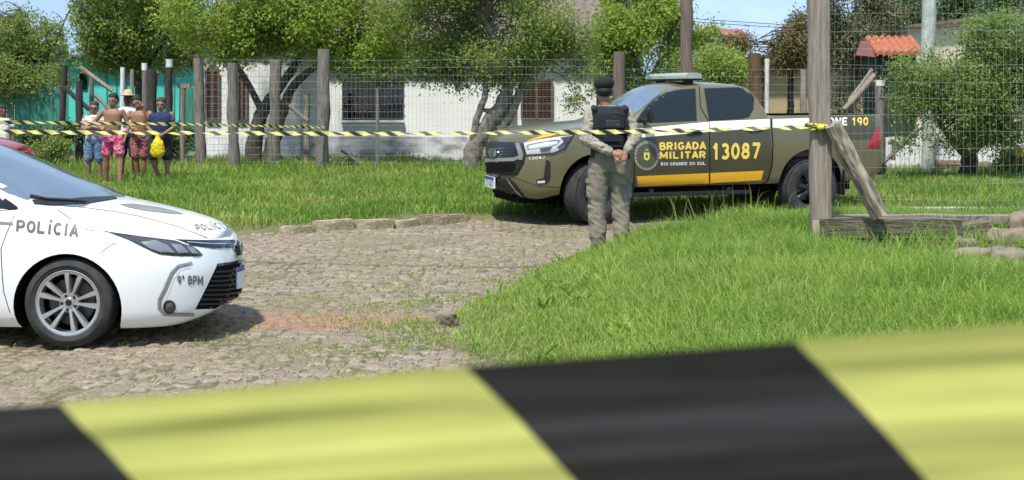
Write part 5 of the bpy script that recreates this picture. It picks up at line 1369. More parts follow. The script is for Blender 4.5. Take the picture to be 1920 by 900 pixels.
def brace(a, b_, Yp, w_, label, m=m_wood, Y2=None, seed=0, name='brace'):
    q = MB(); A_ = P(*a, Yp); B_ = P(*b_, Y2 or Yp); q.tube([A_.lerp(B_, t) + Vector(noise.noise_vector(Vector((seed, t * 3, 0)))) * .02 for t in (0, .25, .5, .75, 1)], w_ / 2 / F * Yp, n=8, rough=.2, seed=seed)
    tag(q.build(name, m, smooth=45), label, 'beam', G3)
brace((150, 126), (210, 170), 29.6, 9, 'grey diagonal beam high against the teal wall', seed=1, m=m_wood_l)
brace((120, 164), (168, 206), 29.8, 9, 'dark diagonal beam low against the teal wall', seed=2, m=m_wood_d)
brace((178, 178), (204, 204), 29.4, 8, 'grey short beam beside the head of the man in pink shorts', seed=3, m=m_wood_l)
brace((533, 190), (576, 228), 27.7, 9, 'diagonal brace between two dark posts of the wire fence', seed=4)
brace((1584, 206), (1642, 140), 25, 12, 'thick grey brace leaning towards the tiled hut', seed=5, m=m_wood_l)
brace((1592, 190), (1636, 130), 25.6, 7, 'thin grey brace behind the thick one near the tiled hut', seed=6, m=m_wood_l)
brace((1655, 305), (1722, 242), 26.0, 9, 'grey brace before the white picket fence', seed=7)
brace((1665, 268), (1684, 268), 26.0, 7, 'short level board on a stub before the picket fence', seed=8)
brace((1675, 300), (1676, 262), 26.0, 9, 'stub post before the picket fence', seed=9)
brace((1735, 306), (1858, 312), 25.9, 17, 'long dark log lying along the foot of the picket fence', seed=10, m=m_util)
brace((640, 282), (690, 318), 27.6, 5, 'thin fallen stick against the base of the white house', seed=11)
post(1438, 330, 1438, 110, 30, 9, 'slim white pole right behind the pickup cab', m=m_whitep, name='pole', group='slim poles', cat='pole', seed=21)
pp = post(1288, 330, 1287, -260, 26, 23, 'tall brown utility post rising behind the pickup light bar', m=m_util, name='utility_pole', group=None, cat='utility pole', seed=22)
post(1740, 340, 1741, -200, 25.4, 25, 'tall pale concrete post in the right hand mesh fence', m=m_conc, name='concrete_post', group=None, cat='post', seed=23)
post(50, 230, 51, 40, 45, 6, 'slim pale pole above the far left trees', m=m_conc, name='pole', group='slim poles', cat='pole', seed=24)

m_wire = mat('galvanised_wire', (.36, .37, .35), rough=.5, metal=.5)
def mesh_fence(name, x0, x1, Y0, Y1, z0, z1, dx, dz, r_, label, tall=None):
    nv = int((x1 - x0) / dx); nh = int((z1 - z0) / dz); V = []; Fq = []
    def wire(a, b_, k=1.0):
        a, b_ = np.array(a), np.array(b_); d = b_ - a; d = d / np.linalg.norm(d)
        u = np.cross(d, [0, 1, 0]); u /= np.linalg.norm(u); w_ = np.cross(d, u); o = len(V)
        for c in (a, b_):
            for t in (0, 2.094, 4.189): V.append(c + (u * math.cos(t) + w_ * math.sin(t)) * r_ * k)
        for i in range(3): j = (i + 1) % 3; Fq.append((o + i, o + j, o + 3 + j, o + 3 + i))
    for i in range(nv + 1):
        t = i / nv; x = x0 + (x1 - x0) * t; y = Y0 + (Y1 - Y0) * t; s = .02 * math.sin(i * .23); wire((x, y + s, z0), (x + .01 * math.sin(i), y - s, z1))
    for j in range(nh + 1):
        z = z0 + (z1 - z0) * j / nh
        for i in range(8):
            t0, t1 = i / 8, (i + 1) / 8
            sag = lambda t: .012 * math.sin(t * 9 + j)
            wire((x0 + (x1 - x0) * t0, Y0 + (Y1 - Y0) * t0, z + sag(t0)), (x0 + (x1 - x0) * t1, Y0 + (Y1 - Y0) * t1, z + sag(t1)), 1.0)
    tag(link(name, raw_mesh(name, np.array(V), [np.array(Fq)]), m_wire), label, 'fence')
mesh_fence('wire_fence', X(372, 27), X(1165, 26.6), 27.0, 26.6, .35, 2.5, .085, .15, .0021, 'wire mesh fence between the tall dark posts before the white house')
mesh_fence('wire_fence', 2.98, 7.2, 12.1, 12.6, .62, 3.2, .066, .155, .0014, 'wire mesh fence running right from the big foreground post')
mesh_fence('wire_fence', X(1165, 26.6), X(1660, 26.0), 26.6, 26.0, .35, 2.3, .085, .15, .0021, 'wire mesh fence behind the pickup between the brown posts')

# foreground post, brace log, timber edging and stones
YP = 12.0
q = MB()
px_, pz0, pz1 = X(1538.5, YP), .15, 3.4
rg = []
for i in range(30):
    z = pz0 + (pz1 - pz0) * i / 29; w_ = .098 + .003 * math.sin(i * .9); c = px_ - .014 * (z - 1) + .004 * math.sin(i * .7)
    ring = []
    for k in range(28):
        t = 2 * math.pi * k / 28; ct, st = math.cos(t), math.sin(t)
        rr = 1 / max(abs(ct), abs(st)) ** .75
        groove = 1 - .045 * max(0, noise.noise(Vector((k * 1.9, z * .8, 2)))) - (.05 if k in (19, 20) else 0)
        ring.append((c + w_ * rr * ct * groove, YP + .085 * rr * st * groove, z))
    rg.append(ring)
q.rings(rg)
tag(q.build('wooden_post', m_wood_l, smooth=45), 'big square weathered wooden post in the foreground with the tape tied round it', 'post')
q = MB(); q.rings([[(px_ - .10 + .02 * i_, YP - .115, z), (px_ - .04, YP - .125, z), (px_ - .04, YP - .09, z), (px_ - .10, YP - .09, z)] for z, i_ in ((.2, 0), (.34, 0), (.62, 0))])
tag(q.build('stake', mat('pale_stake', (.44, .33, .24), rough=.9, var=.15, stretch=(5, 5, .5)), smooth=45), 'pale stake nailed to the foot of the big foreground post', 'stake')
m_bark = mat('rough_bark', (.36, .31, .225), c2=(.12, .10, .075), rough=.95, scale=26, stretch=(1, 1, .16), bump=1.0, bscale=30, lo=.42, hi=.58)
q = MB(); a, b_ = Vector((X(1550, 12.05), 11.84, Zp(233, 11.9))), Vector((X(1645, 11.9), 11.8, Zp(404, 11.9)))
n_ = 30; Ld = (b_ - a).length
q.tube([Vector((.008 * math.sin(i * .5), .006 * math.sin(i * .33 + 1), Ld * i / n_)) for i in range(n_ + 1)], [.079 + .004 * noise.noise(Vector((i * .4, 3, 0))) for i in range(n_ + 1)], n=26, rough=.0)
for v in q.bm.verts:
    t_a = math.atan2(v.co.y, v.co.x); f_ = noise.noise(Vector((math.cos(t_a) * 3.2, math.sin(t_a) * 3.2, v.co.z * 2.2))) + .5 * noise.noise(Vector((math.cos(t_a) * 7, math.sin(t_a) * 7, v.co.z * 6)))
    v.co.x *= 1 + .13 * f_; v.co.y *= 1 + .13 * f_
o = q.build('log_brace', m_bark, smooth=35); o.location = a; o.rotation_euler = (b_ - a).to_track_quat('Z', 'Y').to_euler()
tag(o, 'rough barked log leaning diagonally against the big foreground post', 'log')
m_beam = mat('weathered_beam', (.165, .145, .10), c2=(.06, .055, .04), rough=.95, scale=5, stretch=(.5, 4, 6), bump=.9, bscale=12)
def beam(x0, x1, y, zb, zt, tilt, label, m=m_beam, dpt=.2, seed=0):
    q = MB(); L_ = x1 - x0; h_ = zt - zb; rg = []; n_ = 24
    for i in range(n_ + 1):
        x = -L_ / 2 + L_ * i / n_; ring = []
        for (a, b_) in ((-1, -1), (-1, -.5), (-1, 0), (-1, .45), (-1, 1), (-.4, 1), (.3, 1), (1, 1), (1, 0), (1, -1), (0, -1)):
            nn = noise.noise(Vector((x * 3, a * 2 + seed, b_ * 2))) 
            ring.append((x, a * dpt / 2 * (1 + .10 * nn), b_ * h_ / 2 * (1 + .12 * nn) + .012 * noise.noise(Vector((x * 2, seed, 0)))))
        rg.append(ring)
    q.rings(rg); o = q.build('timber_beam', m, smooth=40); o.location = ((x0 + x1) / 2, y, (zb + zt) / 2); o.rotation_euler.y = tilt; tag(o, label, 'beam', 'timbers edging the raised bank'); return o
beam(X(1532, 12), X(1797, 12), 12.0, Zp(444, 12), Zp(409, 12), .008, 'longest split timber lying from the foot of the big post to the right', seed=1)
beam(X(1560, 12), X(1796, 12), 11.97, Zp(466, 12), Zp(449, 12), .012, 'thin lower timber under the long split one', dpt=.16, seed=3)
beam(X(1800, 12), X(1858, 12), 12.05, Zp(455, 12), Zp(418, 12), -.16, 'short tilted timber end right of the long split one', seed=5)
beam(X(1530, 12.3), X(2050, 12.3), 12.35, Zp(420, 12.3), Zp(404, 12.3), .0, 'flat pale board on top of the bank behind the timbers', m=m_wood_l, dpt=.14, seed=8)
m_stone = mat('bank_stone', (.25, .20, .15), c2=(.13, .11, .075), rough=.95, scale=5, bump=.9, bscale=16)
m_bank = mat('bare_bank_soil', (.16, .115, .075), c2=(.09, .085, .04), rough=.98, scale=9, bump=1, bscale=30)
q = MB(); N1, N2 = 60, 14; V = []
for i in range(N1):
    x = 2.9 + i * .07
    for j in range(N2):
        t = j / (N2 - 1); yb = max(8.2, 10.25 - 1.0 * (x - 2.95)); y = yb + (12.1 - yb) * t; z = gzf(x, y) - .03 + (.10 * smooth1((x - 3.6) / .8) * smooth1(t * 2)) * smooth1((x - 2.9) / .3) + .04 * noise.noise(Vector((x * 5, y * 5, 0)))
        V.append((x, y, z))
tag(link('earth_bank', raw_mesh('earth_bank', V, [grid_faces(N1, N2)]), m_bank, smooth=60), kind='structure')
for i, (a, b_, Yp, w_, h_, lab) in enumerate(((1838, 488, 10.6, .36, .17, 'largest grey-brown stone in the bank, low and flat'), (1893, 500, 10.4, .30, .22, 'rounded stone at the right edge of the bank'), (1812, 466, 11.3, .18, .14, 'small pale stone under the short tilted timber'), (1900, 455, 11.9, .34, .20, 'stone at the far right above the others'), (1872, 528, 9.9, .22, .12, 'lowest small stone in the bank half in the grass'), (1915, 425, 12.1, .25, .2, 'upright stone at the right edge near the mesh'), (838, 594, 10.0, .13, .08, 'lone mossy stone at the tip of the near verge'))):
    q = MB(); r2 = bmesh.ops.create_icosphere(q.bm, subdivisions=4, radius=1)
    for v in q.bm.verts:
        c = v.co.copy(); c = Vector([max(-.78, min(.78, t)) for t in c]); v.co = c * (1 + .22 * noise.noise(c * 1.7 + Vector((i * 7, 0, 0)))) + Vector(noise.noise_vector(c * 4 + Vector((i, 0, 0)))) * .03
    bmesh.ops.transform(q.bm, matrix=Matrix.Rotation(i * .9, 4, 'Z') @ Matrix.Diagonal((w_ / 1.25, w_ / 1.8, h_ / 1.15, 1)), verts=q.bm.verts)
    p = P(a, b_, Yp) - Vector((0, 0, .012)); o = q.build('stone', m_stone, smooth=50); o.location = p; tag(o, lab, 'stone', 'stones of the bank' if i < 6 else None)
# pale concrete edge of the far road at the right
q = MB(); rgk = []
for i in range(24): x = 4.3 + i * .2; rgk.append([(x, 17.8 + .01 * math.sin(i), .02), (x, 17.8, .20 + .012 * noise.noise(Vector((i * .6, 0, 0)))), (x, 17.98, .21), (x, 18.0, .02)])
q.rings(rgk); tag(q.build('concrete_kerb', mat('pale_kerb', (.50, .43, .33), rough=.9, var=.15, scale=6, bump=.3)), 'straight pale concrete kerb across the road behind the mesh fence', 'kerb')

# ================================================================ barrier tapes
def tape_mat(name, base_y, base_b, tr):
    m = bpy.data.materials.new(name); m.use_nodes = True; n = m.node_tree; b = n.nodes['Principled BSDF']; K = n.links.new
    at = n.nodes.new('ShaderNodeAttribute'); at.attribute_name = 'su'
    fr = n.nodes.new('ShaderNodeMath'); fr.operation = 'FRACT'; K(at.outputs['Fac'], fr.inputs[0])
    ls = n.nodes.new('ShaderNodeMath'); ls.operation = 'LESS_THAN'; ls.inputs[1].default_value = .552; K(fr.outputs[0], ls.inputs[0])
    t = n.nodes.new('ShaderNodeTexCoord'); nz = n.nodes.new('ShaderNodeTexNoise'); nz.inputs['Scale'].default_value = 7; K(t.outputs['Object'], nz.inputs['Vector'])
    yy = n.nodes.new('ShaderNodeMix'); yy.data_type = 'RGBA'; yy.inputs[6].default_value = (*base_y, 1); yy.inputs[7].default_value = (*[x * .86 for x in base_y], 1); K(nz.outputs['Fac'], yy.inputs[0])
    mx_ = n.nodes.new('ShaderNodeMix'); mx_.data_type = 'RGBA'; K(ls.outputs[0], mx_.inputs[0]); mx_.inputs[6].default_value = (*base_b, 1); K(yy.outputs[2], mx_.inputs[7])
    K(mx_.outputs[2], b.inputs['Base Color']); b.inputs['Roughness'].default_value = .5
    tl = n.nodes.new('ShaderNodeBsdfTranslucent'); K(mx_.outputs[2], tl.inputs[0]); ms = n.nodes.new('ShaderNodeMixShader'); ms.inputs[0].default_value = tr
    K(b.outputs[0], ms.inputs[1]); K(tl.outputs[0], ms.inputs[2]); K(ms.outputs[0], n.nodes['Material Output'].inputs[0])
    return m
m_tape = tape_mat('barrier_tape', (.60, .58, .17), (.028, .027, .018), .25)
m_tape_near = tape_mat('barrier_tape_close', (.58, .57, .15), (.022, .020, .019), .22)
def ribbon(name, path, width, n_, su, twist=None, label=None, m=None, ridge=0.0, nv=3, th=0.0004):
    V = []; S = []; u = 0; prev = None
    for i in range(n_ + 1):
        t = i / n_; p = path(t); d = (path(min(1, t + 1e-3)) - path(max(0, t - 1e-3))).normalized()
        if prev is not None: u += (p - prev).length
        prev = p
        up = (Vector((0, 0, 1)) - d * d.z).normalized(); a = twist(u) if twist else 0
        up = Matrix.Rotation(a, 3, d) @ up; nn = d.cross(up)
        for j in range(nv + 1):
            v = j / nv; q_ = p + up * (v - .5) * width + nn * ridge * (3.2 * noise.noise(Vector((u * 2.2, v * 3.4, 1))) + 1.3 * noise.noise(Vector((u * 5 + v * 2, v * 9, 4))) + .35 * noise.noise(Vector((u * 26, v * 5, 7))))
            V.append(q_); S.append(su(u, v))
    V = np.array([tuple(v) for v in V]); me = raw_mesh(name, V, [grid_faces(n_ + 1, nv + 1)])
    a_ = me.attributes.new('su', 'FLOAT', 'POINT'); a_.data.foreach_set('value', np.array(S, dtype=np.float32))
    o = link(name, me, m, smooth=180); tag(o, label, 'barrier tape'); return o
YN = .69
a_, b_ = Vector((X(-900, YN), YN + .02, 0)), Vector((X(2800, YN), YN, 0))
def near_path(t):
    x = a_.x + (b_.x - a_.x) * t; px = 960 + x * F / YN
    py = cur(px, [(-900, 805), (0, 765), (900, 686), (1500, 640), (1920, 605), (2800, 545)])
    return Vector((x, YN, Zp(py, YN) - .05))
PW = 1385.0 / F * YN
u0 = X(135, YN) - a_.x
ribbon('barrier_tape', near_path, .10, 240, lambda u, v: (u - u0 - (1 - v) * .078 + .012 * (v - .5) ** 2) / PW + .0, label='wide yellow and black tape stretched close across the bottom of the view, out of focus', m=m_tape_near, ridge=.0012, nv=40)
def curve3(pts):
    pts = [Vector(p) for p in pts]
    def f(t):
        s = t * (len(pts) - 1); i = min(len(pts) - 2, int(s)); r_ = s - i
        p0, p1, p2, p3 = pts[max(0, i - 1)], pts[i], pts[i + 1], pts[min(len(pts) - 1, i + 2)]
        return .5 * ((2 * p1) + (-p0 + p2) * r_ + (2 * p0 - 5 * p1 + 4 * p2 - p3) * r_ ** 2 + (-p0 + 3 * p1 - 3 * p2 + p3) * r_ ** 3)
    return f
mp1 = curve3([P(1540, 238, 11.88), P(1400, 241.5, 12.05), P(1200, 246.5, 12.25), P(1000, 248.5, 12.4), P(750, 250.5, 12.5), P(500, 250, 12.6), P(250, 249, 12.7), P(0, 247, 12.8), P(-400, 243, 12.9)])
ribbon('barrier_tape', mp1, .048, 900, lambda u, v: (u + (1 - v) * .09) / .175, twist=lambda u: .75 + .55 * math.sin(u * 18) + .3 * math.sin(u * 2.3), label='twisted tape tied to the big wooden post and passing in front of the officer', m=m_tape, nv=4)
mp2 = curve3([P(608, 239, 26.65), P(480, 236, 24.5), P(350, 233, 22.5), P(180, 231, 21), P(0, 229, 19.5), P(-300, 224, 18)])
ribbon('barrier_tape', mp2, .06, 700, lambda u, v: (u + (1 - v) * .09) / .22, twist=lambda u: .5 + .5 * math.sin(u * 6.1), label='farther tape ending at the tallest dark fence post, crossing before the onlookers', m=m_tape, nv=4)
# the knot round the big post
q = MB(); 
for zz, tilt in ((1.475, .012), (1.50, -.014)):
    q.tube([(px_ + .125 * math.cos(t) / max(abs(math.cos(t)), abs(math.sin(t))) ** .8, YP + .115 * math.sin(t) / max(abs(math.cos(t)), abs(math.sin(t))) ** .8, zz + tilt * math.sin(t * 1.3)) for t in [2 * math.pi * i / 28 for i in range(29)]], .013, n=6, cap=False)
q.ell((px_ - .03, YP - .14, 1.485), (.04, .025, .03), n=10)
tag(q.build('tape_knot', mat('yellow_tape_knot', (.62, .56, .06), c2=(.05, .045, .02), rough=.5, scale=26, lo=.5, hi=.56), smooth=60), 'yellow and black tape wound and knotted round the big wooden post', 'tape')

# ================================================================ trees
m_barkg = mat('pale_trunk_bark', (.26, .235, .19), c2=(.11, .10, .08), rough=.95, scale=7, bump=.8, bscale=14)
m_barkd = mat('dark_trunk_bark', (.10, .085, .065), c2=(.045, .04, .03), rough=.95, scale=7, bump=.8, bscale=14)
LM = {'right': leafmat('leaf_right', (.18, .28, .06), (.12, .21, .05), (.36, .42, .12), trans=.5, scale=1.2),
      'bright': leafmat('leaf_bright', (.29, .41, .055), (.20, .32, .045), (.46, .50, .12), trans=.55, scale=.9),
      'mid': leafmat('leaf_mid', (.23, .32, .065), (.155, .24, .05), (.36, .40, .12), trans=.55, scale=.9),
      'dark': leafmat('leaf_dark', (.07, .13, .045), (.05, .095, .035), (.13, .19, .06), trans=.3, scale=.9),
      'olive': leafmat('leaf_olive', (.15, .175, .085), (.10, .125, .06), (.27, .25, .13), trans=.3, scale=.9),
      'rust': leafmat('leaf_rust', (.15, .15, .06), (.10, .12, .05), (.36, .22, .09), trans=.3, scale=.9)}
def crown(lobes, n_, size, seed, gap=.42, ncl=14, spread=.16, nf=1.1, droop=.3):
    r0 = np.random.default_rng(seed); C = []; ON = []; wts = np.array([l[4] * l[5] * l[6] for l in lobes]) ** .8; wts /= wts.sum()
    want = n_ // ncl; tries = 0
    while len(C) < want and tries < want * 14:
        tries += 1
        l = lobes[r0.choice(len(lobes), p=wts)]
        d = r0.normal(size=3); d /= np.linalg.norm(d); rr = r0.random() ** .45
        p = np.array([l[0] + d[0] * l[4] * rr, l[1] + d[1] * l[5] * rr, l[2] + d[2] * l[6] * rr])
        nv = noise.noise(Vector(p * nf) + Vector((seed, 0, 0))) + .45 * noise.noise(Vector(p * nf * 2.7))
        if nv < gap - .5: continue
        C.append(p); ON.append(d)
    C = np.array(C); ON = np.array(ON); m = len(C)
    ctr = np.repeat(C, ncl, 0); N_ = len(ctr)
    dirc = np.repeat(r0.normal(size=(m, 3)), ncl, 0); dirc /= np.linalg.norm(dirc, axis=1)[:, None]
    t = r0.uniform(-1, 1, N_)[:, None]
    pos = ctr + dirc * t * spread * 1.6 + r0.normal(size=(N_, 3)) * spread * .55; pos[:, 2] -= droop * spread * t[:, 0] ** 2
    ax_ = r0.normal(size=(N_, 3)) + dirc * .8 + np.array([0, 0, -.4]); ax_ /= np.linalg.norm(ax_, axis=1)[:, None]
    nr = r0.normal(size=(N_, 3)) * .75 + np.array([0, 0, 1.0]) + np.repeat(ON, ncl, 0) * .35; nr -= (nr * ax_).sum(1)[:, None] * ax_; nr /= np.linalg.norm(nr, axis=1)[:, None]
    sd_ = np.cross(ax_, nr); L_ = (size * r0.uniform(.6, 1.35, N_))[:, None]; W_ = L_ * .24
    a = pos; b_ = pos + ax_ * L_ * .45 + sd_ * W_ - nr * L_ * .05; c = pos + ax_ * L_ - nr * L_ * .12; d = pos + ax_ * L_ * .45 - sd_ * W_ - nr * L_ * .05
    V = np.stack([a, b_, c, d], 1).reshape(-1, 3); k = (np.arange(N_) * 4)[:, None]
    tn = np.repeat(np.clip(np.repeat(r0.normal(.3, .28, m), ncl) + r0.normal(0, .12, N_), 0, 1), 4)
    return V, [k + [0, 1, 2], k + [0, 2, 3]], tn, C
def tree(name, label, lobes, n_, size, leaf, trunks, seed, bark=None, cat='tree', gap=.42, twigs=60, spread=.16, group=None, foot=None, ncl=14, nf=1.1):
    """lobes: (px, py, Y, None, rx, ry, rz) in photo pixels + metres; trunks: lists of (px, py, Y, radius)"""
    LB = [(*P(l[0], l[1], l[2]), 0, l[3], l[4], l[5]) for l in lobes]
    LB = [(l[0], l[1], l[2], 0, l[4], l[5], l[6]) for l in LB]
    V, Fs, tn, C = crown(LB, n_, size, seed, gap, ncl=ncl, spread=spread, nf=nf)
    f0 = P(*trunks[0][0][:3]) if trunks else Vector((LB[0][0], LB[0][1], 0)); root = empty(name, (f0.x, f0.y, gzf(f0.x, f0.y)))
    tag(root, label, cat, group); M = np.array([f0.x, f0.y, root.location.z])
    link('crown', raw_mesh('crown', V - M, Fs, tn), LM[leaf], root, smooth=180)
    q = MB(); r1 = random.Random(seed); allp = []
    for k, tr in enumerate(trunks):
        pts = [P(*p[:3]) for p in tr]; rad = [p[3] for p in tr]
        if k == 0 and pts[0].z < 1: pts[0].z = min(pts[0].z, root.location.z - .1)
        cf = curve3(pts); m = (len(pts) - 1) * 5; PP = []; RR = []
        for i in range(m + 1):
            t = i / m; s = t * (len(pts) - 1); j = min(len(pts) - 2, int(s)); PP.append(cf(t) + Vector(noise.noise_vector(Vector((i * .7, seed, k)))) * rad[j] * .22); RR.append((rad[j] + (rad[j + 1] - rad[j]) * (s - j)))
        q.tube([p - root.location for p in PP], RR, n=12, rough=.3, seed=seed + k); allp += [(PP[i], RR[i]) for i in range(m // 2, m + 1)]
    if allp:
        for k in range(twigs):
            c = Vector(C[r1.randrange(len(C))]); s, rs = min(allp, key=lambda e: (e[0] - c).length + r1.random() * .8); d = c - s
            m1 = s + d * .45 + Vector((r1.uniform(-.2, .2), r1.uniform(-.2, .2), r1.uniform(.0, .3))); r_ = min(rs * .5, .012 + .012 * d.length)
            q.tube([p - root.location for p in (s, s.lerp(m1, .5) + Vector((0, 0, .05)), m1, m1.lerp(c, .6), c)], [r_, r_ * .8, r_ * .6, r_ * .4, r_ * .15], n=5)
    q.build('trunk', bark or m_barkg, root, smooth=60)
    return root
# the big bright crown before the white house: two trees
tree('tree', 'bright green tree with a forked dark trunk leaning before the brick house front',
     [(430, 20, 28.8, 1.5, 1.2, .9), (530, 60, 28.6, 1.3, 1.2, .85), (350, 30, 28.8, .7, .9, .7), (600, 10, 28.4, 1.5, 1.3, 1.1), (690, 60, 28.3, 1.1, 1.1, .75), (560, -70, 28.8, 2.4, 1.6, 1.0), (420, 100, 28.6, .45, .5, .28), (720, 115, 28.2, .7, .7, .35), (540, 130, 28.9, .55, .6, .35), (650, 100, 28.4, .8, .8, .5), (470, 75, 28.6, .7, .8, .4)],
     66000, .09, 'bright', [[(472, 312, 28.6, .2), (480, 255, 28.6, .17), (492, 210, 28.7, .15), (520, 170, 28.8, .12), (560, 110, 28.7, .08), (590, 60, 28.6, .05)], [(500, 305, 28.7, .17), (520, 240, 28.75, .14), (536, 190, 28.8, .12), (560, 150, 28.7, .09), (640, 90, 28.5, .05)], [(492, 210, 28.7, .09), (450, 130, 28.7, .06), (400, 60, 28.6, .03)]], 3, bark=m_barkd, twigs=170, gap=.5)
tree('tree', 'wide green tree with a pale twisted trunk before the long white wall',
     [(800, 40, 27.9, 1.4, 1.2, 1.0), (890, 95, 27.8, 1.1, 1.0, .75), (970, 60, 27.8, 1.2, 1.1, .9), (1060, 60, 27.8, .75, .9, .85), (800, 120, 27.9, .8, .8, .42), (940, 135, 27.9, .85, .8, .32), (880, -40, 28, 2.0, 1.5, 1.1), (1088, 130, 27.7, .32, .4, .4), (1078, 185, 27.6, .2, .25, .24), (860, 150, 27.9, .3, .4, .14)],
     56000, .08, 'mid', [[(880, 318, 27.5, .22), (892, 275, 27.5, .19), (915, 235, 27.5, .17), (940, 195, 27.6, .15), (955, 150, 27.7, .12), (930, 80, 27.8, .08), (900, 20, 27.8, .05)], [(888, 265, 27.45, .09), (893, 225, 27.4, .075), (908, 185, 27.4, .07), (914, 145, 27.5, .05), (940, 138, 27.5, .045), (960, 128, 27.5, .035), (972, 105, 27.6, .02)], [(915, 255, 27.5, .12), (945, 232, 27.6, .11), (968, 190, 27.7, .09), (990, 140, 27.8, .06), (1060, 80, 27.8, .03)], [(900, 205, 27.5, .04), (925, 206, 27.5, .05), (950, 185, 27.5, .06)]], 5, twigs=170, gap=.5)
tree('tree', 'dense dark green tree above the teal house', [(210, 40, 31, 1.0, 1.2, 1.0), (280, 60, 31, .9, 1.0, .75), (190, 95, 31, .6, .8, .5), (250, -40, 31, 1.6, 1.4, 1.0), (330, 90, 31, .5, .6, .6), (260, 120, 31.2, .8, .7, .35)],
     34000, .10, 'mid', [[(262, 260, 31, .14), (262, 180, 31, .12), (255, 110, 31, .1), (240, 40, 31, .07)], [(258, 150, 31, .07), (300, 90, 31, .04), (330, 50, 31, .02)]], 8, bark=m_barkd, gap=.34)
tree('tree', 'thin tree with dull foliage and sky gaps in the top left corner', [(40, 70, 34, .9, 1.0, .8), (90, 90, 34, .7, .8, .6), (10, 150, 33, 1.0, 1.0, .7), (80, 150, 33.5, .7, .8, .5), (100, 50, 34, .5, .6, .35), (-30, 60, 34, .8, .8, .9)],
     17000, .09, 'mid', [[(60, 240, 33.5, .12), (62, 160, 33.8, .1), (50, 80, 34, .06), (40, 20, 34, .03)], [(62, 150, 33.8, .06), (100, 90, 34, .035), (125, 30, 34, .02), (150, -10, 34, .012)]], 9, gap=.56, twigs=160, bark=m_barkd)
tree('tree', 'bright green tree directly behind the officer and the pickup windscreen', [(1180, 60, 30, .9, 1.0, .9), (1240, 40, 30.5, .7, .9, .8), (1150, 110, 30, .5, .7, .6), (1230, 120, 30, .6, .7, .6), (1320, 70, 31, .5, .7, .35), (1180, 170, 30, .9, .7, .5), (1180, -20, 30.5, .9, 1.0, .6)],
     34000, .09, 'bright', [[(1200, 300, 30.3, .12), (1205, 200, 30.3, .1), (1195, 120, 30.2, .07), (1180, 50, 30, .04)], [(1204, 180, 30.3, .06), (1240, 110, 30.3, .04), (1290, 70, 30.8, .02)]], 12, gap=.36)
tree('bush', 'low bright green bush above the pickup cab roof', [(1350, 120, 29, .65, .6, .42), (1320, 150, 29, .5, .5, .5), (1385, 135, 29, .3, .4, .3), (1350, 220, 29, .7, .6, .8)], 13000, .08, 'bright', [[(1350, 310, 29, .06), (1350, 200, 29, .05), (1345, 120, 29, .03)]], 13, cat='bush', gap=.3, twigs=30)
tree('tree', 'rusty brown-green tree between the pickup cab and the big post', [(1425, 85, 31, .6, .7, .28), (1475, 80, 31, .5, .7, .35), (1510, 105, 31, .4, .6, .35), (1395, 80, 31, .35, .4, .18), (1500, 45, 31, .28, .4, .25), (1460, 112, 31, .6, .5, .2), (1440, 62, 31, .2, .3, .12)],
     13000, .07, 'rust', [[(1480, 300, 31.3, .1), (1482, 200, 31.3, .08), (1485, 110, 31.2, .06), (1495, 40, 31, .03)]], 14, gap=.5, bark=m_barkd)
tree('tree', 'grey-green tree with a pale slim trunk right of the big post', [(1600, 50, 29, .7, .8, .9), (1650, 40, 29.5, .5, .7, .6), (1575, 110, 29, .35, .5, .5), (1620, 120, 29.3, .5, .6, .4), (1590, -10, 29, .9, .8, .6), (1585, 190, 29, .3, .4, .35)],
     36000, .07, 'olive', [[(1597, 300, 29, .07), (1597, 200, 29, .065), (1598, 110, 29, .055), (1602, 40, 29, .035), (1605, -10, 29, .02)], [(1598, 140, 29, .035), (1625, 95, 29, .025), (1650, 60, 29, .015)], [(1598, 120, 29, .03), (1570, 80, 29, .02), (1560, 40, 29, .012)]], 15, gap=.36, twigs=120)
tree('tree', 'broad round green tree filling the upper right behind the mesh fence',
     [(1800, 100, 23.6, .8, .8, .42), (1890, 70, 23.6, .7, .8, .5), (1735, 140, 23.6, .42, .6, .34), (1820, 190, 23.6, .95, .8, .5), (1910, 170, 23.6, .7, .8, .7), (1712, 200, 23.6, .35, .5, .25), (1735, 245, 23.6, .42, .4, .22), (1860, 250, 23.8, .7, .6, .28), (1780, 268, 23.6, .35, .4, .18), (1690, 165, 23.8, .2, .3, .14), (1850, 55, 23.8, .4, .5, .2), (1965, 110, 23.6, .8, .8, 1.0), (1760, 95, 23.7, .3, .4, .2), (1790, 225, 23.5, .5, .5, .3), (1700, 262, 23.7, .25, .3, .12), (1690, 120, 23.8, .16, .3, .2), (1840, 150, 23.5, .6, .6, .4)],
     64000, .06, 'right', [[(1815, 335, 24.8, .17), (1816, 290, 24.8, .15), (1820, 240, 24.7, .12), (1830, 170, 24.6, .08), (1850, 100, 24.5, .04)], [(1815, 300, 24.8, .07), (1795, 275, 24.8, .065), (1765, 235, 24.6, .05), (1740, 180, 24.5, .03)], [(1820, 290, 24.8, .06), (1850, 262, 24.7, .05), (1890, 220, 24.6, .03)]], 16, gap=.46, twigs=170, nf=1.3, bark=m_barkd)
GB = 'trees beyond the houses'
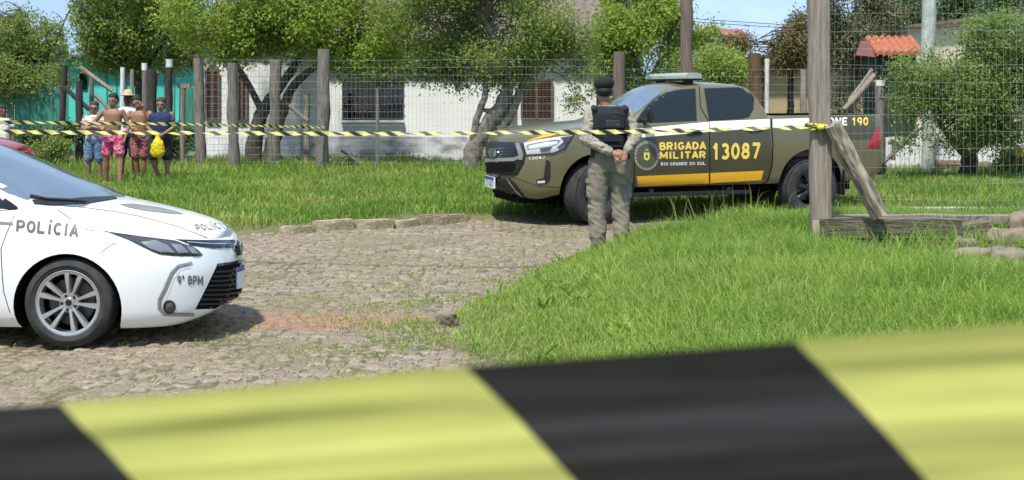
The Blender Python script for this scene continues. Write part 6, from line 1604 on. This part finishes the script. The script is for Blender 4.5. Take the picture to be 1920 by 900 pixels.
for i, (a, b_, Yp, rx, rz, lf, lab) in enumerate(((1690, 22, 46, 1.1, .9, 'dark', 'dark blue-green tree left of the tall concrete post'), (1800, 10, 48, .9, .6, 'dark', 'thin dark tree with sky gaps right of the tall concrete post'), (1890, 5, 46, 1.3, .75, 'dark', 'dark tree in the top right corner'), (330, 60, 44, 2.2, 1.6, 'dark', 'dark tree behind the roof of the teal house'), (760, 60, 44, 3.2, 1.6, 'mid', 'tall tree behind the roof of the long white house'), (1120, 70, 44, 2.2, 1.4, 'mid', 'tree behind the right end of the white house'), (120, 130, 46, 2.4, 1.0, 'dark', 'dark low tree behind the teal house corner'), (-60, 100, 44, 1.8, 1.5, 'dark', 'dark tree beyond the left edge'), (1560, 90, 46, 1.8, 1.2, 'olive', 'dull green tree behind the big wooden post'), (1980, 60, 44, 1.8, 1.8, 'dark', 'dark tree beyond the right edge'))):
    tree('tree', lab, [(a, b_, Yp, rx, rx, rz), (a + 30, b_ + 30, Yp, rx * .7, rx * .7, rz * .7), (a - 30, b_ + 25, Yp, rx * .7, rx * .7, rz * .7)], 9000, .15, lf, [[(a, 240, Yp, .16), (a, 140, Yp, .14), (a, b_, Yp, .07)]], 30 + i, gap=.46 if i < 3 else .36, twigs=40, bark=m_barkd, spread=.26, group=GB)
# shrubs and low weeds at the foot of the fences
GS = 'low shrubs at the foot of the fences'
for i, (a, b_, Yp, rx, rz, lf, lab) in enumerate(((60, 262, 28.5, .55, .3, 'dark', 'dark shrub right of the red car'), (95, 275, 28, .45, .2, 'mid', 'small leafy shrub between the red car and the onlookers'), (140, 258, 28.8, .5, .3, 'dark', 'dark shrub left of the woman in sunglasses'), (335, 262, 28.9, .4, .35, 'dark', 'shrub behind the pale post with a crossbar'), (210, 262, 29.5, .7, .35, 'dark', 'dark shrub behind the onlookers'), (1770, 318, 27, .5, .12, 'mid', 'weeds along the log by the picket fence'), (1900, 300, 25, .35, .3, 'mid', 'leafy shrub with a yellow flower at the right edge'), (640, 312, 28, .5, .14, 'olive', 'dry weeds at the foot of the tallest dark post'), (780, 308, 28.5, .8, .10, 'mid', 'weeds along the base of the white wall'))):
    tree('shrub', lab, [(a, b_, Yp, rx, .35, rz)], 2600, .075, lf, [[(a, b_ + 30, Yp, .02), (a, b_, Yp, .01)]], 60 + i, cat='shrub', gap=.3, twigs=14, spread=.1, group=GS)
q = MB()
for k in range(7): t = 2 * math.pi * k / 7; q.ell(P(1911, 285, 24.3) + Vector((.07 * math.cos(t), 0, .07 * math.sin(t))), (.045, .015, .03), rot=Matrix.Rotation(-t, 3, 'Y'), n=8)
q.tube([P(1911, 285, 24.32), P(1908, 320, 24.5)], .008, n=5)
tag(q.build('flower', mat('yellow_petals', (.80, .58, .04), rough=.6), smooth=60), 'single yellow flower at the right edge', 'flower')
# overhead wires
q = MB()
for k, (h0, h1) in enumerate(((44, 36), (38, 31))): q.tube([P(1288, h0 - 4, 26).lerp(P(2300, h1 - 50, 30), t) + Vector((0, 0, -.5 * math.sin(math.pi * t))) for t in [i / 16 for i in range(17)]], .008, n=4)
tag(q.build('overhead_wire', m_black), 'pair of thin wires crossing the sky from the brown utility post', 'wire')
